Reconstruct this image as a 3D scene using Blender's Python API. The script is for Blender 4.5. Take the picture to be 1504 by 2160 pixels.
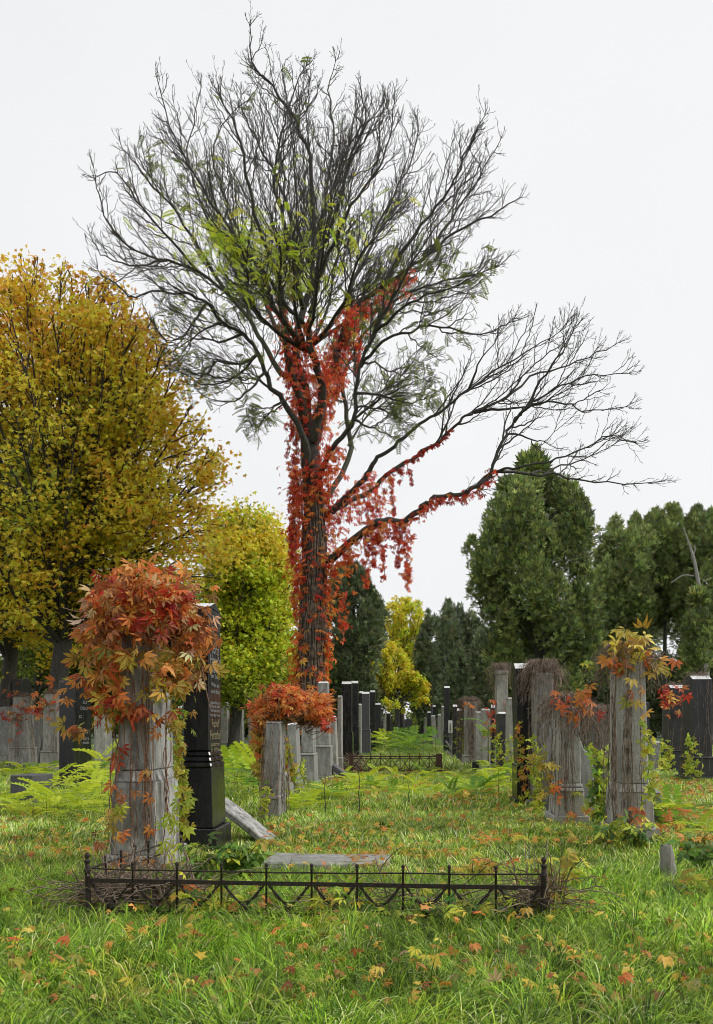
import bpy, bmesh, math, random
import numpy as np
from mathutils import Vector, Matrix, noise as mnoise

random.seed(7)
rng = np.random.default_rng(7)
for o in list(bpy.data.objects):
    bpy.data.objects.remove(o)
scene = bpy.context.scene
COL = scene.collection

# ------------------------------------------------------------------ camera
F, H, UC, VH = 1900.0, 1.2, 752.0, 1538.0     # focal length and horizon in pixels of the photograph, eye height in metres
cam_d = bpy.data.cameras.new('camera')
cam = bpy.data.objects.new('camera', cam_d)
COL.objects.link(cam)
cam.location = (0, 0, H)
cam.rotation_euler = (math.radians(90), 0, 0)
cam_d.sensor_fit = 'HORIZONTAL'
cam_d.sensor_width = 36.0
cam_d.lens = 36.0 * F / 1504.0
cam_d.shift_y = (VH - 1080.0) / 1504.0
cam_d.clip_start = 0.1
cam_d.clip_end = 2000
scene.camera = cam

# ------------------------------------------------------------------ overcast sky, soft sun
SUN_EL, SUN_AZ = math.radians(43), math.radians(97)   # azimuth measured from +Y towards +X
world = bpy.data.worlds.new('World')
scene.world = world
world.use_nodes = True
nt = world.node_tree
nt.nodes.clear()
wo = nt.nodes.new('ShaderNodeOutputWorld')
bg = nt.nodes.new('ShaderNodeBackground')
bg.inputs['Strength'].default_value = 0.1
sky = nt.nodes.new('ShaderNodeTexSky')
sky.sky_type = 'NISHITA'
sky.sun_disc = False
sky.sun_elevation = SUN_EL
sky.sun_rotation = SUN_AZ
sky.dust_density = 4.0
hs = nt.nodes.new('ShaderNodeHueSaturation')
hs.inputs['Saturation'].default_value = 0.1
hs.inputs['Value'].default_value = 1.0
tcw = nt.nodes.new('ShaderNodeTexCoord')
nzw = nt.nodes.new('ShaderNodeTexNoise')
nzw.inputs['Scale'].default_value = 1.6
nzw.inputs['Detail'].default_value = 4.0
crw = nt.nodes.new('ShaderNodeValToRGB')
crw.color_ramp.elements[0].position = 0.3
crw.color_ramp.elements[0].color = (6.95, 7.03, 7.17, 1)
crw.color_ramp.elements[1].position = 0.75
crw.color_ramp.elements[1].color = (7.75, 7.78, 7.84, 1)
mxw = nt.nodes.new('ShaderNodeMixRGB')
mxw.inputs['Fac'].default_value = 0.9
nt.links.new(tcw.outputs['Generated'], nzw.inputs['Vector'])
nt.links.new(nzw.outputs['Fac'], crw.inputs['Fac'])
nt.links.new(sky.outputs['Color'], hs.inputs['Color'])
nt.links.new(hs.outputs['Color'], mxw.inputs['Color1'])
nt.links.new(crw.outputs['Color'], mxw.inputs['Color2'])
nt.links.new(mxw.outputs['Color'], bg.inputs['Color'])
nt.links.new(bg.outputs['Background'], wo.inputs['Surface'])

sun_d = bpy.data.lights.new('sun', 'SUN')
sun_d.energy = 1.5
sun_d.angle = math.radians(16)
sun_d.color = (1.0, 0.965, 0.92)
sun = bpy.data.objects.new('sun', sun_d)
COL.objects.link(sun)
sdir = Vector((math.cos(SUN_EL) * math.sin(SUN_AZ), math.cos(SUN_EL) * math.cos(SUN_AZ), math.sin(SUN_EL)))
sun.rotation_euler = (-sdir).to_track_quat('-Z', 'Y').to_euler()
sun.location = (20, 10, 40)

vs = scene.view_settings
vs.view_transform = 'Standard'
vs.look = 'None'
vs.exposure = 0.36
vs.gamma = 1.0
vs.use_curve_mapping = False
scene.render.engine = 'CYCLES'
scene.cycles.max_bounces = 4
scene.cycles.diffuse_bounces = 3
scene.cycles.glossy_bounces = 2
scene.cycles.debug_use_spatial_splits = True
scene.cycles.filter_width = 1.0
scene.cycles.transmission_bounces = 2

AIS = 0.058                                    # direction of the aisle: (AIS, 1)
RZ = -math.atan(AIS)

# ------------------------------------------------------------------ helpers: place
def P(u, v):
    Y = F * H / (v - VH)
    return Vector(((u - UC) * Y / F, Y, 0.0))
def at(u, v, Y):
    return Vector(((u - UC) * Y / F, Y, H - (v - VH) * Y / F))
def ppm(Y):
    return F / Y

# ------------------------------------------------------------------ helpers: objects
def tag(o, label=None, cat=None, group=None, kind=None):
    if label: o['label'] = label
    if cat: o['category'] = cat
    if group: o['group'] = group
    if kind: o['kind'] = kind
    return o
def empty(name, loc, rz=0.0):
    o = bpy.data.objects.new(name, None)
    o.empty_display_size = 0.1
    o.location = loc
    o.rotation_euler = (0, 0, rz)
    COL.objects.link(o)
    return o
def link(name, me, parent=None, kind=None):
    o = bpy.data.objects.new(name, me)
    COL.objects.link(o)
    if parent is not None: o.parent = parent
    if kind: o['kind'] = kind
    return o
def mesh_np(name, V, Fa, mat, C=None, smooth=False):
    """V (n,3); Fa list of (m,k) index arrays; C (n,3) colours."""
    if not isinstance(Fa, (list, tuple)): Fa = [Fa]
    Fa = [np.asarray(f, dtype=np.int32) for f in Fa if len(f)]
    me = bpy.data.meshes.new(name)
    V = np.asarray(V, dtype=np.float32)
    me.vertices.add(len(V))
    me.vertices.foreach_set('co', V.ravel())
    tot = np.concatenate([np.full(len(f), f.shape[1], dtype=np.int32) for f in Fa])
    idx = np.concatenate([f.ravel() for f in Fa])
    st = np.concatenate([[0], np.cumsum(tot)[:-1]]).astype(np.int32)
    me.loops.add(len(idx))
    me.loops.foreach_set('vertex_index', idx)
    me.polygons.add(len(tot))
    me.polygons.foreach_set('loop_start', st)
    me.polygons.foreach_set('loop_total', tot)
    if smooth: me.polygons.foreach_set('use_smooth', np.ones(len(tot), dtype=bool))
    if C is not None:
        a = me.attributes.new('col', 'FLOAT_COLOR', 'POINT')
        c4 = np.ones((len(V), 4), dtype=np.float32)
        c4[:, :3] = C
        a.data.foreach_set('color', c4.ravel())
    me.update(calc_edges=True)
    if mat is not None: me.materials.append(mat)
    return me
class Geo:
    """collects arrays of one mesh"""
    def __init__(s): s.V, s.F, s.C, s.n = [], {}, [], 0
    def add(s, V, Fc, C=None):
        if len(V) == 0: return
        s.V.append(V); s.C.append(C if C is not None else np.ones((len(V), 3)) * .5)
        s.F.setdefault(Fc.shape[1], []).append(Fc + s.n)
        s.n += len(V)
    def mesh(s, name, mat, smooth=False):
        return mesh_np(name, np.concatenate(s.V), [np.concatenate(f) for f in s.F.values()], mat, np.concatenate(s.C), smooth)
def norm(a): return a / np.maximum(np.linalg.norm(a, axis=-1, keepdims=True), 1e-9)
def inst(TV, TF, T, D, U, S, C, jitter=0.0):
    """copies of a template (Y = long axis, Z = normal) at T along D with up hint U, scale S, colour C"""
    n = len(T)
    D = norm(D)
    X = norm(np.cross(D, U) + 1e-6)
    N = np.cross(X, D)
    S = np.asarray(S).reshape(n, 1, 1)
    V = T[:, None, :] + S * (TV[None, :, 0:1] * X[:, None, :] + TV[None, :, 1:2] * D[:, None, :] + TV[None, :, 2:3] * N[:, None, :])
    k = len(TV)
    Fc = (TF[None] + (np.arange(n) * k)[:, None, None]).reshape(-1, TF.shape[1])
    Cc = np.repeat(C, k, axis=0)
    return V.reshape(-1, 3), Fc, Cc
def tubes(PL, RL, sides=5):
    """list of polylines -> one V, F; grouped by point count"""
    geo = Geo()
    groups = {}
    for p, r in zip(PL, RL): groups.setdefault(len(p), []).append((p, r))
    for k, it in groups.items():
        if k < 2: continue
        Pn = np.array([[tuple(q) for q in p] for p, _ in it], dtype=np.float64)
        Rn = np.array([r for _, r in it], dtype=np.float64)
        T = norm(np.gradient(Pn, axis=1))
        ref = np.where(np.abs(T[:, :, 2:3]) > 0.9, np.array([1., 0, 0]), np.array([0, 0, 1.]))
        ref = np.where(np.abs(T[:, :1, 2:3]) > 0.8, np.array([1., 0.01, 0]), np.array([0, 0.01, 1.])) * np.ones_like(ref)
        A = norm(np.cross(T, ref)); B = np.cross(T, A)
        an = np.arange(sides) * 2 * math.pi / sides
        ring = Pn[:, :, None, :] + Rn[:, :, None, None] * (np.cos(an)[None, None, :, None] * A[:, :, None, :] + np.sin(an)[None, None, :, None] * B[:, :, None, :])
        N = len(it)
        V = ring.reshape(-1, 3)
        i = np.arange(k - 1)[:, None] * sides; j = np.arange(sides)[None, :]; j2 = (j + 1) % sides
        q = np.stack([i + j, i + j2, i + sides + j2, i + sides + j], -1).reshape(-1, 4)
        Fc = (q[None] + (np.arange(N) * k * sides)[:, None, None]).reshape(-1, 4)
        geo.add(V, Fc)
    return geo
def pal(n, cols, weights=None, jit=0.15):
    cols = np.array(cols, dtype=float)
    w = None if weights is None else np.array(weights) / np.sum(weights)
    c = cols[rng.choice(len(cols), n, p=w)]
    c = c * (1 + rng.normal(0, jit, (n, 1))) * (1 + rng.normal(0, jit * .4, (n, 3)))
    return np.clip(c, 0.004, 0.95)
def unit(n):
    return norm(rng.normal(size=(n, 3)))

# ------------------------------------------------------------------ materials
def new_mat(name):
    m = bpy.data.materials.new(name)
    m.use_nodes = True
    t = m.node_tree
    t.nodes.clear()
    out = t.nodes.new('ShaderNodeOutputMaterial')
    b = t.nodes.new('ShaderNodeBsdfPrincipled')
    t.links.new(b.outputs[0], out.inputs[0])
    return m, t, b, out
def ramp(t, stops):
    r = t.nodes.new('ShaderNodeValToRGB')
    e = r.color_ramp.elements
    while len(e) < len(stops): e.new(0.5)
    for el, (p, c) in zip(e, stops):
        el.position = p; el.color = (c[0], c[1], c[2], 1)
    return r
def noise(t, scale, detail=5, rough=0.6, vec=None, dist=0.0):
    n = t.nodes.new('ShaderNodeTexNoise')
    n.inputs['Scale'].default_value = scale
    n.inputs['Detail'].default_value = detail
    n.inputs['Roughness'].default_value = rough
    n.inputs['Distortion'].default_value = dist
    if vec is not None: t.links.new(vec, n.inputs['Vector'])
    return n
def mapped(t, scale, obj=True):
    tc = t.nodes.new('ShaderNodeTexCoord'); mp = t.nodes.new('ShaderNodeMapping')
    mp.inputs['Scale'].default_value = scale
    g = t.nodes.new('ShaderNodeNewGeometry')
    t.links.new(g.outputs['Position'] if not obj else tc.outputs['Object'], mp.inputs['Vector'])
    return mp.outputs[0]
def mix(t, a, b, fac, mode='MIX'):
    m = t.nodes.new('ShaderNodeMixRGB'); m.blend_type = mode
    for s, v in ((m.inputs['Color1'], a), (m.inputs['Color2'], b), (m.inputs['Fac'], fac)):
        if isinstance(v, (int, float)): s.default_value = v
        elif isinstance(v, tuple): s.default_value = (*v, 1)
        else: t.links.new(v, s)
    return m.outputs[0]
def bump(t, b, h, strength, dist=0.01):
    bp = t.nodes.new('ShaderNodeBump')
    bp.inputs['Strength'].default_value = strength
    bp.inputs['Distance'].default_value = dist
    t.links.new(h, bp.inputs['Height']); t.links.new(bp.outputs[0], b.inputs['Normal'])

def leaf_mat(name, source='col', trans=0.4, rough=0.5, tintname=None, tint=(1, 1, 1)):
    m, t, b, out = new_mat(name)
    if source == 'col':
        a = t.nodes.new('ShaderNodeAttribute'); a.attribute_name = 'col'; c = a.outputs['Color']
    else:
        a = t.nodes.new('ShaderNodeObjectInfo'); c = a.outputs['Color']
    if source == 'obj':
        nz = noise(t, 5, 3, vec=mapped(t, (1, 1, 1)))
        cr = ramp(t, [(0.3, (.55, .5, .5)), (0.5, (1, 1, 1)), (0.7, (1.2, 1.25, 1.1))])
        t.links.new(nz.outputs['Fac'], cr.inputs[0])
        c = mix(t, c, cr.outputs[0], 0.6, 'MULTIPLY')
    if tintname:
        ai = t.nodes.new('ShaderNodeAttribute'); ai.attribute_type = 'INSTANCER'; ai.attribute_name = tintname
        c = mix(t, c, ai.outputs['Color'], 1.0, 'MULTIPLY')
    t.links.new(c, b.inputs['Base Color'])
    b.inputs['Roughness'].default_value = rough
    b.inputs['Specular IOR Level'].default_value = 0.35
    tr = t.nodes.new('ShaderNodeBsdfTranslucent')
    t.links.new(c, tr.inputs['Color'])
    mx = t.nodes.new('ShaderNodeMixShader'); mx.inputs[0].default_value = trans
    t.links.new(b.outputs[0], mx.inputs[1]); t.links.new(tr.outputs[0], mx.inputs[2])
    t.links.new(mx.outputs[0], out.inputs[0])
    return m
def bark_mat(name, c0, c1, scale=6, stretch=0.15):
    m, t, b, out = new_mat(name)
    v = mapped(t, (scale, scale, scale * stretch))
    n1 = noise(t, 3.0, 8, 0.7, v, 0.6)
    r = ramp(t, [(0.3, c0), (0.7, c1)])
    t.links.new(n1.outputs['Fac'], r.inputs[0])
    n2 = noise(t, 1.3, 3)
    c = mix(t, r.outputs[0], (c1[0] * 1.1, c1[1] * 1.25, c1[2] * .9), 0.0)
    r2 = ramp(t, [(0.55, (0, 0, 0)), (0.75, (1, 1, 1))]); t.links.new(n2.outputs['Fac'], r2.inputs[0])
    c = mix(t, r.outputs[0], (c1[0] * .9, c1[1] * 1.15, c1[2] * .7), r2.outputs[0])
    t.links.new(c, b.inputs['Base Color'])
    b.inputs['Roughness'].default_value = 0.9
    bump(t, b, n1.outputs['Fac'], 0.9, 0.04)
    return m
def stone_mat(name, light, dark, streak=0.6, moss=0.2):
    """weathered marble or limestone: vertical water streaks, lichen"""
    m, t, b, out = new_mat(name)
    v = mapped(t, (5, 5, 0.9)); n1 = noise(t, 2.0, 8, 0.6, v, 1.2)
    v2 = mapped(t, (1, 1, 1)); n2 = noise(t, 5, 8, 0.7, v2); n3 = noise(t, 60, 4, 0.7, v2)
    oi = t.nodes.new('ShaderNodeObjectInfo')
    mp = t.nodes.new('ShaderNodeVectorMath'); mp.operation = 'ADD'
    cx = t.nodes.new('ShaderNodeCombineXYZ')
    ml = t.nodes.new('ShaderNodeMath'); ml.operation = 'MULTIPLY'; ml.inputs[1].default_value = 37.0
    t.links.new(oi.outputs['Random'], ml.inputs[0])
    for i in range(3): t.links.new(ml.outputs[0], cx.inputs[i])
    t.links.new(v, mp.inputs[0]); t.links.new(cx.outputs[0], mp.inputs[1])
    t.links.new(mp.outputs[0], n1.inputs['Vector'])
    mid = tuple((a + c) / 2 for a, c in zip(light, dark))
    r = ramp(t, [(0.34, dark), (0.5, mid), (0.68, light)]); t.links.new(n1.outputs['Fac'], r.inputs[0])
    r2 = ramp(t, [(0.3, (.55, .55, .53)), (0.65, (1.15, 1.15, 1.13))]); t.links.new(n2.outputs['Fac'], r2.inputs[0])
    c = mix(t, mid, r.outputs[0], streak)
    c = mix(t, c, r2.outputs[0], 0.75, 'MULTIPLY')
    r3 = ramp(t, [(0.35, (.6, .6, .6)), (0.6, (1.1, 1.1, 1.1))]); t.links.new(n3.outputs['Fac'], r3.inputs[0])
    c = mix(t, c, r3.outputs[0], 0.6, 'MULTIPLY')
    n4 = noise(t, 2.6, 6, 0.7, v2)
    r4 = ramp(t, [(0.55, (0, 0, 0)), (0.72, (moss, moss, moss))]); t.links.new(n4.outputs['Fac'], r4.inputs[0])
    c = mix(t, c, (.10, .105, .05), r4.outputs[0])
    t.links.new(c, b.inputs['Base Color'])
    b.inputs['Roughness'].default_value = 0.85
    bump(t, b, n3.outputs['Fac'], 0.35, 0.01)
    return m
def granite_mat(name, c0, c1, rough, dust=0.15):
    m, t, b, out = new_mat(name)
    v = mapped(t, (1, 1, 1))
    n = noise(t, 160, 3, 0.8, v); r = ramp(t, [(0.42, c0), (0.6, c1)]); t.links.new(n.outputs['Fac'], r.inputs[0])
    n2 = noise(t, 4, 8, 0.7, mapped(t, (2.5, 2.5, .7)))
    r2 = ramp(t, [(0.45, (0, 0, 0)), (0.8, (dust, dust, dust))]); t.links.new(n2.outputs['Fac'], r2.inputs[0])
    c = mix(t, r.outputs[0], (.13, .135, .12), r2.outputs[0])
    t.links.new(c, b.inputs['Base Color'])
    rr = ramp(t, [(0.3, (rough, rough, rough)), (0.75, (rough + .3,) * 3)]); t.links.new(n2.outputs['Fac'], rr.inputs[0])
    t.links.new(rr.outputs[0], b.inputs['Roughness'])
    return m
def plain_mat(name, c0, c1, scale=20, rough=0.8, metal=0.0, bmp=0.3):
    m, t, b, out = new_mat(name)
    n = noise(t, scale, 6, 0.7, mapped(t, (1, 1, 1)))
    r = ramp(t, [(0.35, c0), (0.65, c1)]); t.links.new(n.outputs['Fac'], r.inputs[0])
    t.links.new(r.outputs[0], b.inputs['Base Color'])
    b.inputs['Roughness'].default_value = rough
    b.inputs['Metallic'].default_value = metal
    if bmp: bump(t, b, n.outputs['Fac'], bmp, 0.01)
    return m

M = {}
M['leaf'] = leaf_mat('leaf_surface', 'col', 0.48, 0.5)
M['leaf_obj'] = leaf_mat('creeper_leaf_surface', 'obj', 0.4, 0.42)
M['needle'] = leaf_mat('evergreen_spray', 'col', 0.18, 0.6)
M['grass'] = leaf_mat('grass_blade', 'col', 0.4, 0.5, 'tint')
M['bark'] = bark_mat('dark_bark', (.032, .029, .024), (.095, .09, .078))
M['twig'] = bark_mat('grey_twig', (.05, .047, .042), (.12, .115, .10))
M['bark_grey'] = bark_mat('grey_bark', (.07, .068, .06), (.17, .165, .15))
M['bark_pale'] = bark_mat('pale_bark', (.2, .19, .17), (.45, .43, .4))
M['deadstem'] = plain_mat('dead_creeper_stem', (.05, .034, .025), (.36, .27, .2), 9, 0.9, 0, 0)
M['stem_red'] = plain_mat('living_creeper_stem', (.10, .045, .03), (.30, .17, .10), 25, 0.7, 0, 0)
M['stem_green'] = plain_mat('green_stem', (.10, .11, .03), (.2, .2, .07), 25, 0.7, 0, 0)
M['marble'] = stone_mat('weathered_grey_marble', (.64, .63, .61), (.10, .10, .098), 0.9, 0.25)
M['lime'] = stone_mat('weathered_limestone', (.60, .58, .53), (.17, .165, .15), 0.5, 0.4)
M['pale'] = stone_mat('pale_veined_stone', (.62, .61, .58), (.26, .255, .24), 0.45, 0.25)
M['concrete'] = stone_mat('grey_rough_stone', (.46, .455, .43), (.15, .15, .145), 0.6, 0.35)
M['black'] = granite_mat('polished_black_granite', (.006, .006, .007), (.016, .016, .018), 0.12, 0.18)
M['blackgrey'] = granite_mat('dull_black_granite', (.014, .014, .016), (.04, .04, .043), 0.35, 0.3)
M['grey'] = granite_mat('dark_grey_granite', (.05, .05, .055), (.13, .13, .14), 0.45, 0.4)
M['cap'] = plain_mat('pale_top_of_stone', (.50, .50, .49), (.8, .8, .79), 18, 0.8, 0, 0.2)  # pale grey for the caps, much lighter than the dark shafts
M['iron'] = plain_mat('old_black_iron', (.014, .012, .011), (.055, .038, .028), 40, 0.65, 0.3, 0.4)
M['rust'] = plain_mat('rusted_iron', (.045, .026, .018), (.12, .062, .038), 40, 0.85, 0.1, 0.4)
M['wood'] = bark_mat('weathered_wood', (.14, .13, .115), (.42, .40, .37), 10, 0.1)
M['silver'] = plain_mat('silver_lettering', (.16, .16, .155), (.3, .3, .29), 60, 0.5, 0, 0)
M['gold'] = plain_mat('gilded_lettering', (.2, .17, .1), (.34, .29, .18), 60, 0.4, 0.2, 0)
M['enamel'] = plain_mat('white_enamel', (.7, .7, .68), (.8, .8, .78), 10, 0.3, 0, 0)
M['print'] = plain_mat('faded_print', (.16, .14, .08), (.3, .3, .2), 60, 0.6, 0, 0)

# ------------------------------------------------------------------ ground
def gz(x, y):
    return 0.03 * mnoise.noise(Vector((x * .5, y * .5, 0))) + 0.02 * mnoise.noise(Vector((x * 1.7, y * 1.7, 3)))
def build_ground():
    V, Fc = [], []
    xs = np.concatenate([[-900, -300, -120, -60], np.linspace(-30, 30, 101), [60, 120, 300, 900]])
    ys = np.concatenate([[-60, -20, -5], np.linspace(0, 40, 81), [45, 50, 60, 80, 110, 160, 240, 400, 900, 1500]])
    for y in ys:
        for x in xs:
            V.append((x, y, gz(x, y) if abs(x) < 31 and 0 <= y <= 41 else 0.0))
    nx = len(xs)
    for j in range(len(ys) - 1):
        for i in range(nx - 1):
            Fc.append((j * nx + i, j * nx + i + 1, (j + 1) * nx + i + 1, (j + 1) * nx + i))
    m, t, b, out = new_mat('grassy_soil')
    v = mapped(t, (1, 1, 1))
    n1 = noise(t, 0.9, 8, 0.7, v); n2 = noise(t, 22, 6, 0.7, v)
    r = ramp(t, [(0.3, (.02, .03, .008)), (0.55, (.035, .06, .012)), (0.75, (.07, .06, .022))])
    t.links.new(n1.outputs['Fac'], r.inputs[0])
    r2 = ramp(t, [(0.3, (.5, .5, .5)), (0.7, (1.3, 1.3, 1.3))]); t.links.new(n2.outputs['Fac'], r2.inputs[0])
    t.links.new(mix(t, r.outputs[0], r2.outputs[0], 1.0, 'MULTIPLY'), b.inputs['Base Color'])
    b.inputs['Roughness'].default_value = 1.0
    bump(t, b, n2.outputs['Fac'], 0.6, 0.05)
    o = link('ground', mesh_np('ground', V, np.array(Fc), m, None, True))
    o['kind'] = 'structure'
build_ground()

# ------------------------------------------------------------------ leaf templates (Y long axis, Z normal)
KITE = (np.array([[0, 0, 0], [.33, .45, .06], [0, 1, -.05], [-.33, .45, .06]]), np.array([[0, 1, 2], [0, 2, 3]]))
def palmate(n=5, spread=78, droop=.22, w=.155):
    V, Fc = [], []
    for i in range(n):
        a = math.radians(-spread + 2 * spread * i / (n - 1))
        L = 1.0 - .35 * abs(i - (n - 1) / 2) / ((n - 1) / 2)
        ca, sa = math.cos(a), math.sin(a)
        b = len(V)
        for (x, y, z) in ((0, .08, 0), (w * .7 * L, .36 * L, .0), (w * L, .6 * L, -.03), (0, L, -droop * L), (-w * L, .6 * L, -.03), (-w * .7 * L, .36 * L, .0), (0, .5 * L, -.085)):
            V.append((x * ca + y * sa, -x * sa + y * ca, z - .1 * abs(a)* y))
        Fc += [(b, b + 1, b + 6), (b + 1, b + 2, b + 6), (b + 2, b + 3, b + 6), (b + 3, b + 4, b + 6), (b + 4, b + 5, b + 6), (b + 5, b, b + 6)]
    return np.array(V), np.array(Fc)
PALM5 = palmate()
PALM3 = palmate(3, 65)
def star():
    V = [(0, 0, 0)]
    for i, (r, a) in enumerate(((.5, -110), (.34, -75), (.72, -50), (.42, -22), (1, 0), (.42, 22), (.72, 50), (.34, 75), (.5, 110))):
        V.append((r * math.sin(math.radians(a)) , .25 + r * .75 * math.cos(math.radians(a)), -.12 * r * r))
    V[0] = (0, .2, .05)
    Fc = [(0, i, i + 1) for i in range(1, 9)] + [(0, 9, 1)]
    return np.array(V), np.array(Fc)[:, ::-1]
STAR = star()
def simple_palm():       # small creeper leaf: three kites
    V, Fc = [], []
    for a, L in ((-60, .8), (0, 1), (60, .8)):
        ca, sa = math.cos(math.radians(a)), math.sin(math.radians(a)); b = len(V)
        for (x, y, z) in ((0, 0, 0), (.24, .5, .05), (0, 1, -.12), (-.24, .5, .05)):
            V.append(((x * ca + y * sa) * L, (-x * sa + y * ca) * L, z))
        Fc += [(b, b + 1, b + 2), (b, b + 2, b + 3)]
    return np.array(V), np.array(Fc)
SPALM = simple_palm()
def pinnate(pairs=8, lw=.055, ll=.27, droop=.35):
    V, Fc = [], []
    def rach(s): return np.array((0, s, -droop * s * s))
    for i in range(pairs):
        s = .16 + .8 * i / (pairs - 1)
        L = ll * (1 - .55 * abs(s - .45))
        for sd in (-1, 1):
            o = rach(s); b = len(V)
            d = np.array((sd * .93, .36, -.12)); w = np.array((-sd * .36, .93, 0)) * lw
            V += [tuple(o), tuple(o + d * L * .45 + w + (0, 0, .01)), tuple(o + d * L + (0, 0, -.05 * L)), tuple(o + d * L * .45 - w + (0, 0, .01))]
            Fc += [(b, b + 1, b + 2), (b, b + 2, b + 3)]
    b = len(V)
    pts = [rach(s) for s in (0, .35, .7, 1.0)]
    for p in pts: V += [tuple(p + (.007, 0, 0)), tuple(p - (.007, 0, 0))]
    for i in range(3): Fc += [(b + 2 * i, b + 2 * i + 1, b + 2 * i + 3), (b + 2 * i, b + 2 * i + 3, b + 2 * i + 2)]
    return np.array(V), np.array(Fc)
PINN = pinnate()
PINN_S = pinnate(6, .075, .34)
def spray_t():
    V, Fc = [], []
    for a, L in ((-36, .8), (2, 1), (38, .75)):
        ca, sa = math.cos(math.radians(a)), math.sin(math.radians(a)); b = len(V)
        for (x, y, z) in ((0, .0, 0), (.13, .55, .04), (0, 1, -.05), (-.13, .55, .04)):
            V.append(((x * ca + y * sa) * L, (-x * sa + y * ca) * L, z))
        Fc += [(b, b + 1, b + 2), (b, b + 2, b + 3)]
    return np.array(V), np.array(Fc)
SPRAY = spray_t()

# ------------------------------------------------------------------ branching
def rv():
    return Vector((random.gauss(0, 1), random.gauss(0, 1), random.gauss(0, 1)))
def grow(p, d, L, r0, r1, k, wig, up, env=None, out=None, outb=0.0):
    pts, rs = [p.copy()], [r0]
    d = d.normalized(); p = p.copy()
    st = L / (k - 1)
    zz = rv().cross(d); zz = zz.normalized() if zz.length > 1e-6 else Vector((1, 0, 0)); sg = 1
    for i in range(1, k):
        dd = d + zz * (sg * wig * .6) + rv() * (wig * .35)
        sg = -sg
        dd.z += up
        if out is not None:
            o = p - out
            if o.length > 1e-6: dd += o.normalized() * outb
        dd.normalize()
        d = (d * .55 + dd * .45).normalized()
        q = p + dd * st
        if env is not None and not env(q):
            if i > 1: break
        p = q
        pts.append(p.copy()); rs.append(r0 + (r1 - r0) * i / (k - 1))
    if len(pts) < 2:
        pts.append(p + d * st * .5); rs.append(r1)
    return pts, rs
def side_dir(d, ang):
    ax = rv().cross(d)
    if ax.length < 1e-6: ax = Vector((1, 0, 0))
    ax.normalize()
    return Matrix.Rotation(ang, 3, ax) @ d
def spawn(parents, spacing, t0, Lf, ang, r0, r1, k, wig, up, env, out=None, outb=0.0, flat=None):
    """side branches along every parent polyline"""
    res = []
    for pts, rs in parents:
        seg = [(pts[i + 1] - pts[i]).length for i in range(len(pts) - 1)]
        tot = sum(seg)
        if tot < 1e-3: continue
        s = tot * t0 + random.random() * spacing
        while s < tot:
            a = s; i = 0
            while i < len(seg) - 1 and a > seg[i]: a -= seg[i]; i += 1
            f = min(1, a / max(seg[i], 1e-6))
            p = pts[i].lerp(pts[i + 1], f); d = (pts[i + 1] - pts[i]).normalized()
            pr = rs[i] + (rs[i + 1] - rs[i]) * f
            cd = side_dir(d, ang * random.uniform(.7, 1.3))
            L = Lf(s / tot, tot) * random.uniform(.65, 1.25)
            rr = min(r0, pr * .75)
            res.append(grow(p, cd, L, rr, min(r1, rr), k, wig, up, env, out, outb))
            s += spacing * random.uniform(.6, 1.4)
        # continuation forks at the tip
        d = (pts[-1] - pts[-2]).normalized()
        for _ in range(2):
            L = Lf(1.0, tot) * random.uniform(.6, 1.0)
            res.append(grow(pts[-1], side_dir(d, ang * random.uniform(.3, .8)), L, min(r0, rs[-1]), min(r1, rs[-1]), k, wig, up, env, out, outb))
    return res
def catmull(pts, n):
    p = [pts[0] * 2 - pts[1]] + list(pts) + [pts[-1] * 2 - pts[-2]]
    res = []
    m = len(pts) - 1
    for q in range(n):
        t = q / (n - 1) * m
        i = min(int(t), m - 1); f = t - i
        a, b, c, d = p[i], p[i + 1], p[i + 2], p[i + 3]
        res.append(.5 * ((2 * b) + (c - a) * f + (2 * a - 5 * b + 4 * c - d) * f * f + (3 * b - a - 3 * c + d) * f ** 3))
    return res
def in_poly(poly, x, z):
    c = False; j = len(poly) - 1
    for i in range(len(poly)):
        xi, zi = poly[i]; xj, zj = poly[j]
        if (zi > z) != (zj > z) and x < (xj - xi) * (z - zi) / (zj - zi) + xi: c = not c
        j = i
    return c
def tube_obj(name, br, sides, mat, parent, kind=None):
    g = tubes([b[0] for b in br], [b[1] for b in br], sides)
    return link(name, g.mesh(name, mat, True), parent, kind)
def pts_of(br):
    return np.array([tuple(q) for b in br for q in b[0][1:]])

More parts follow.
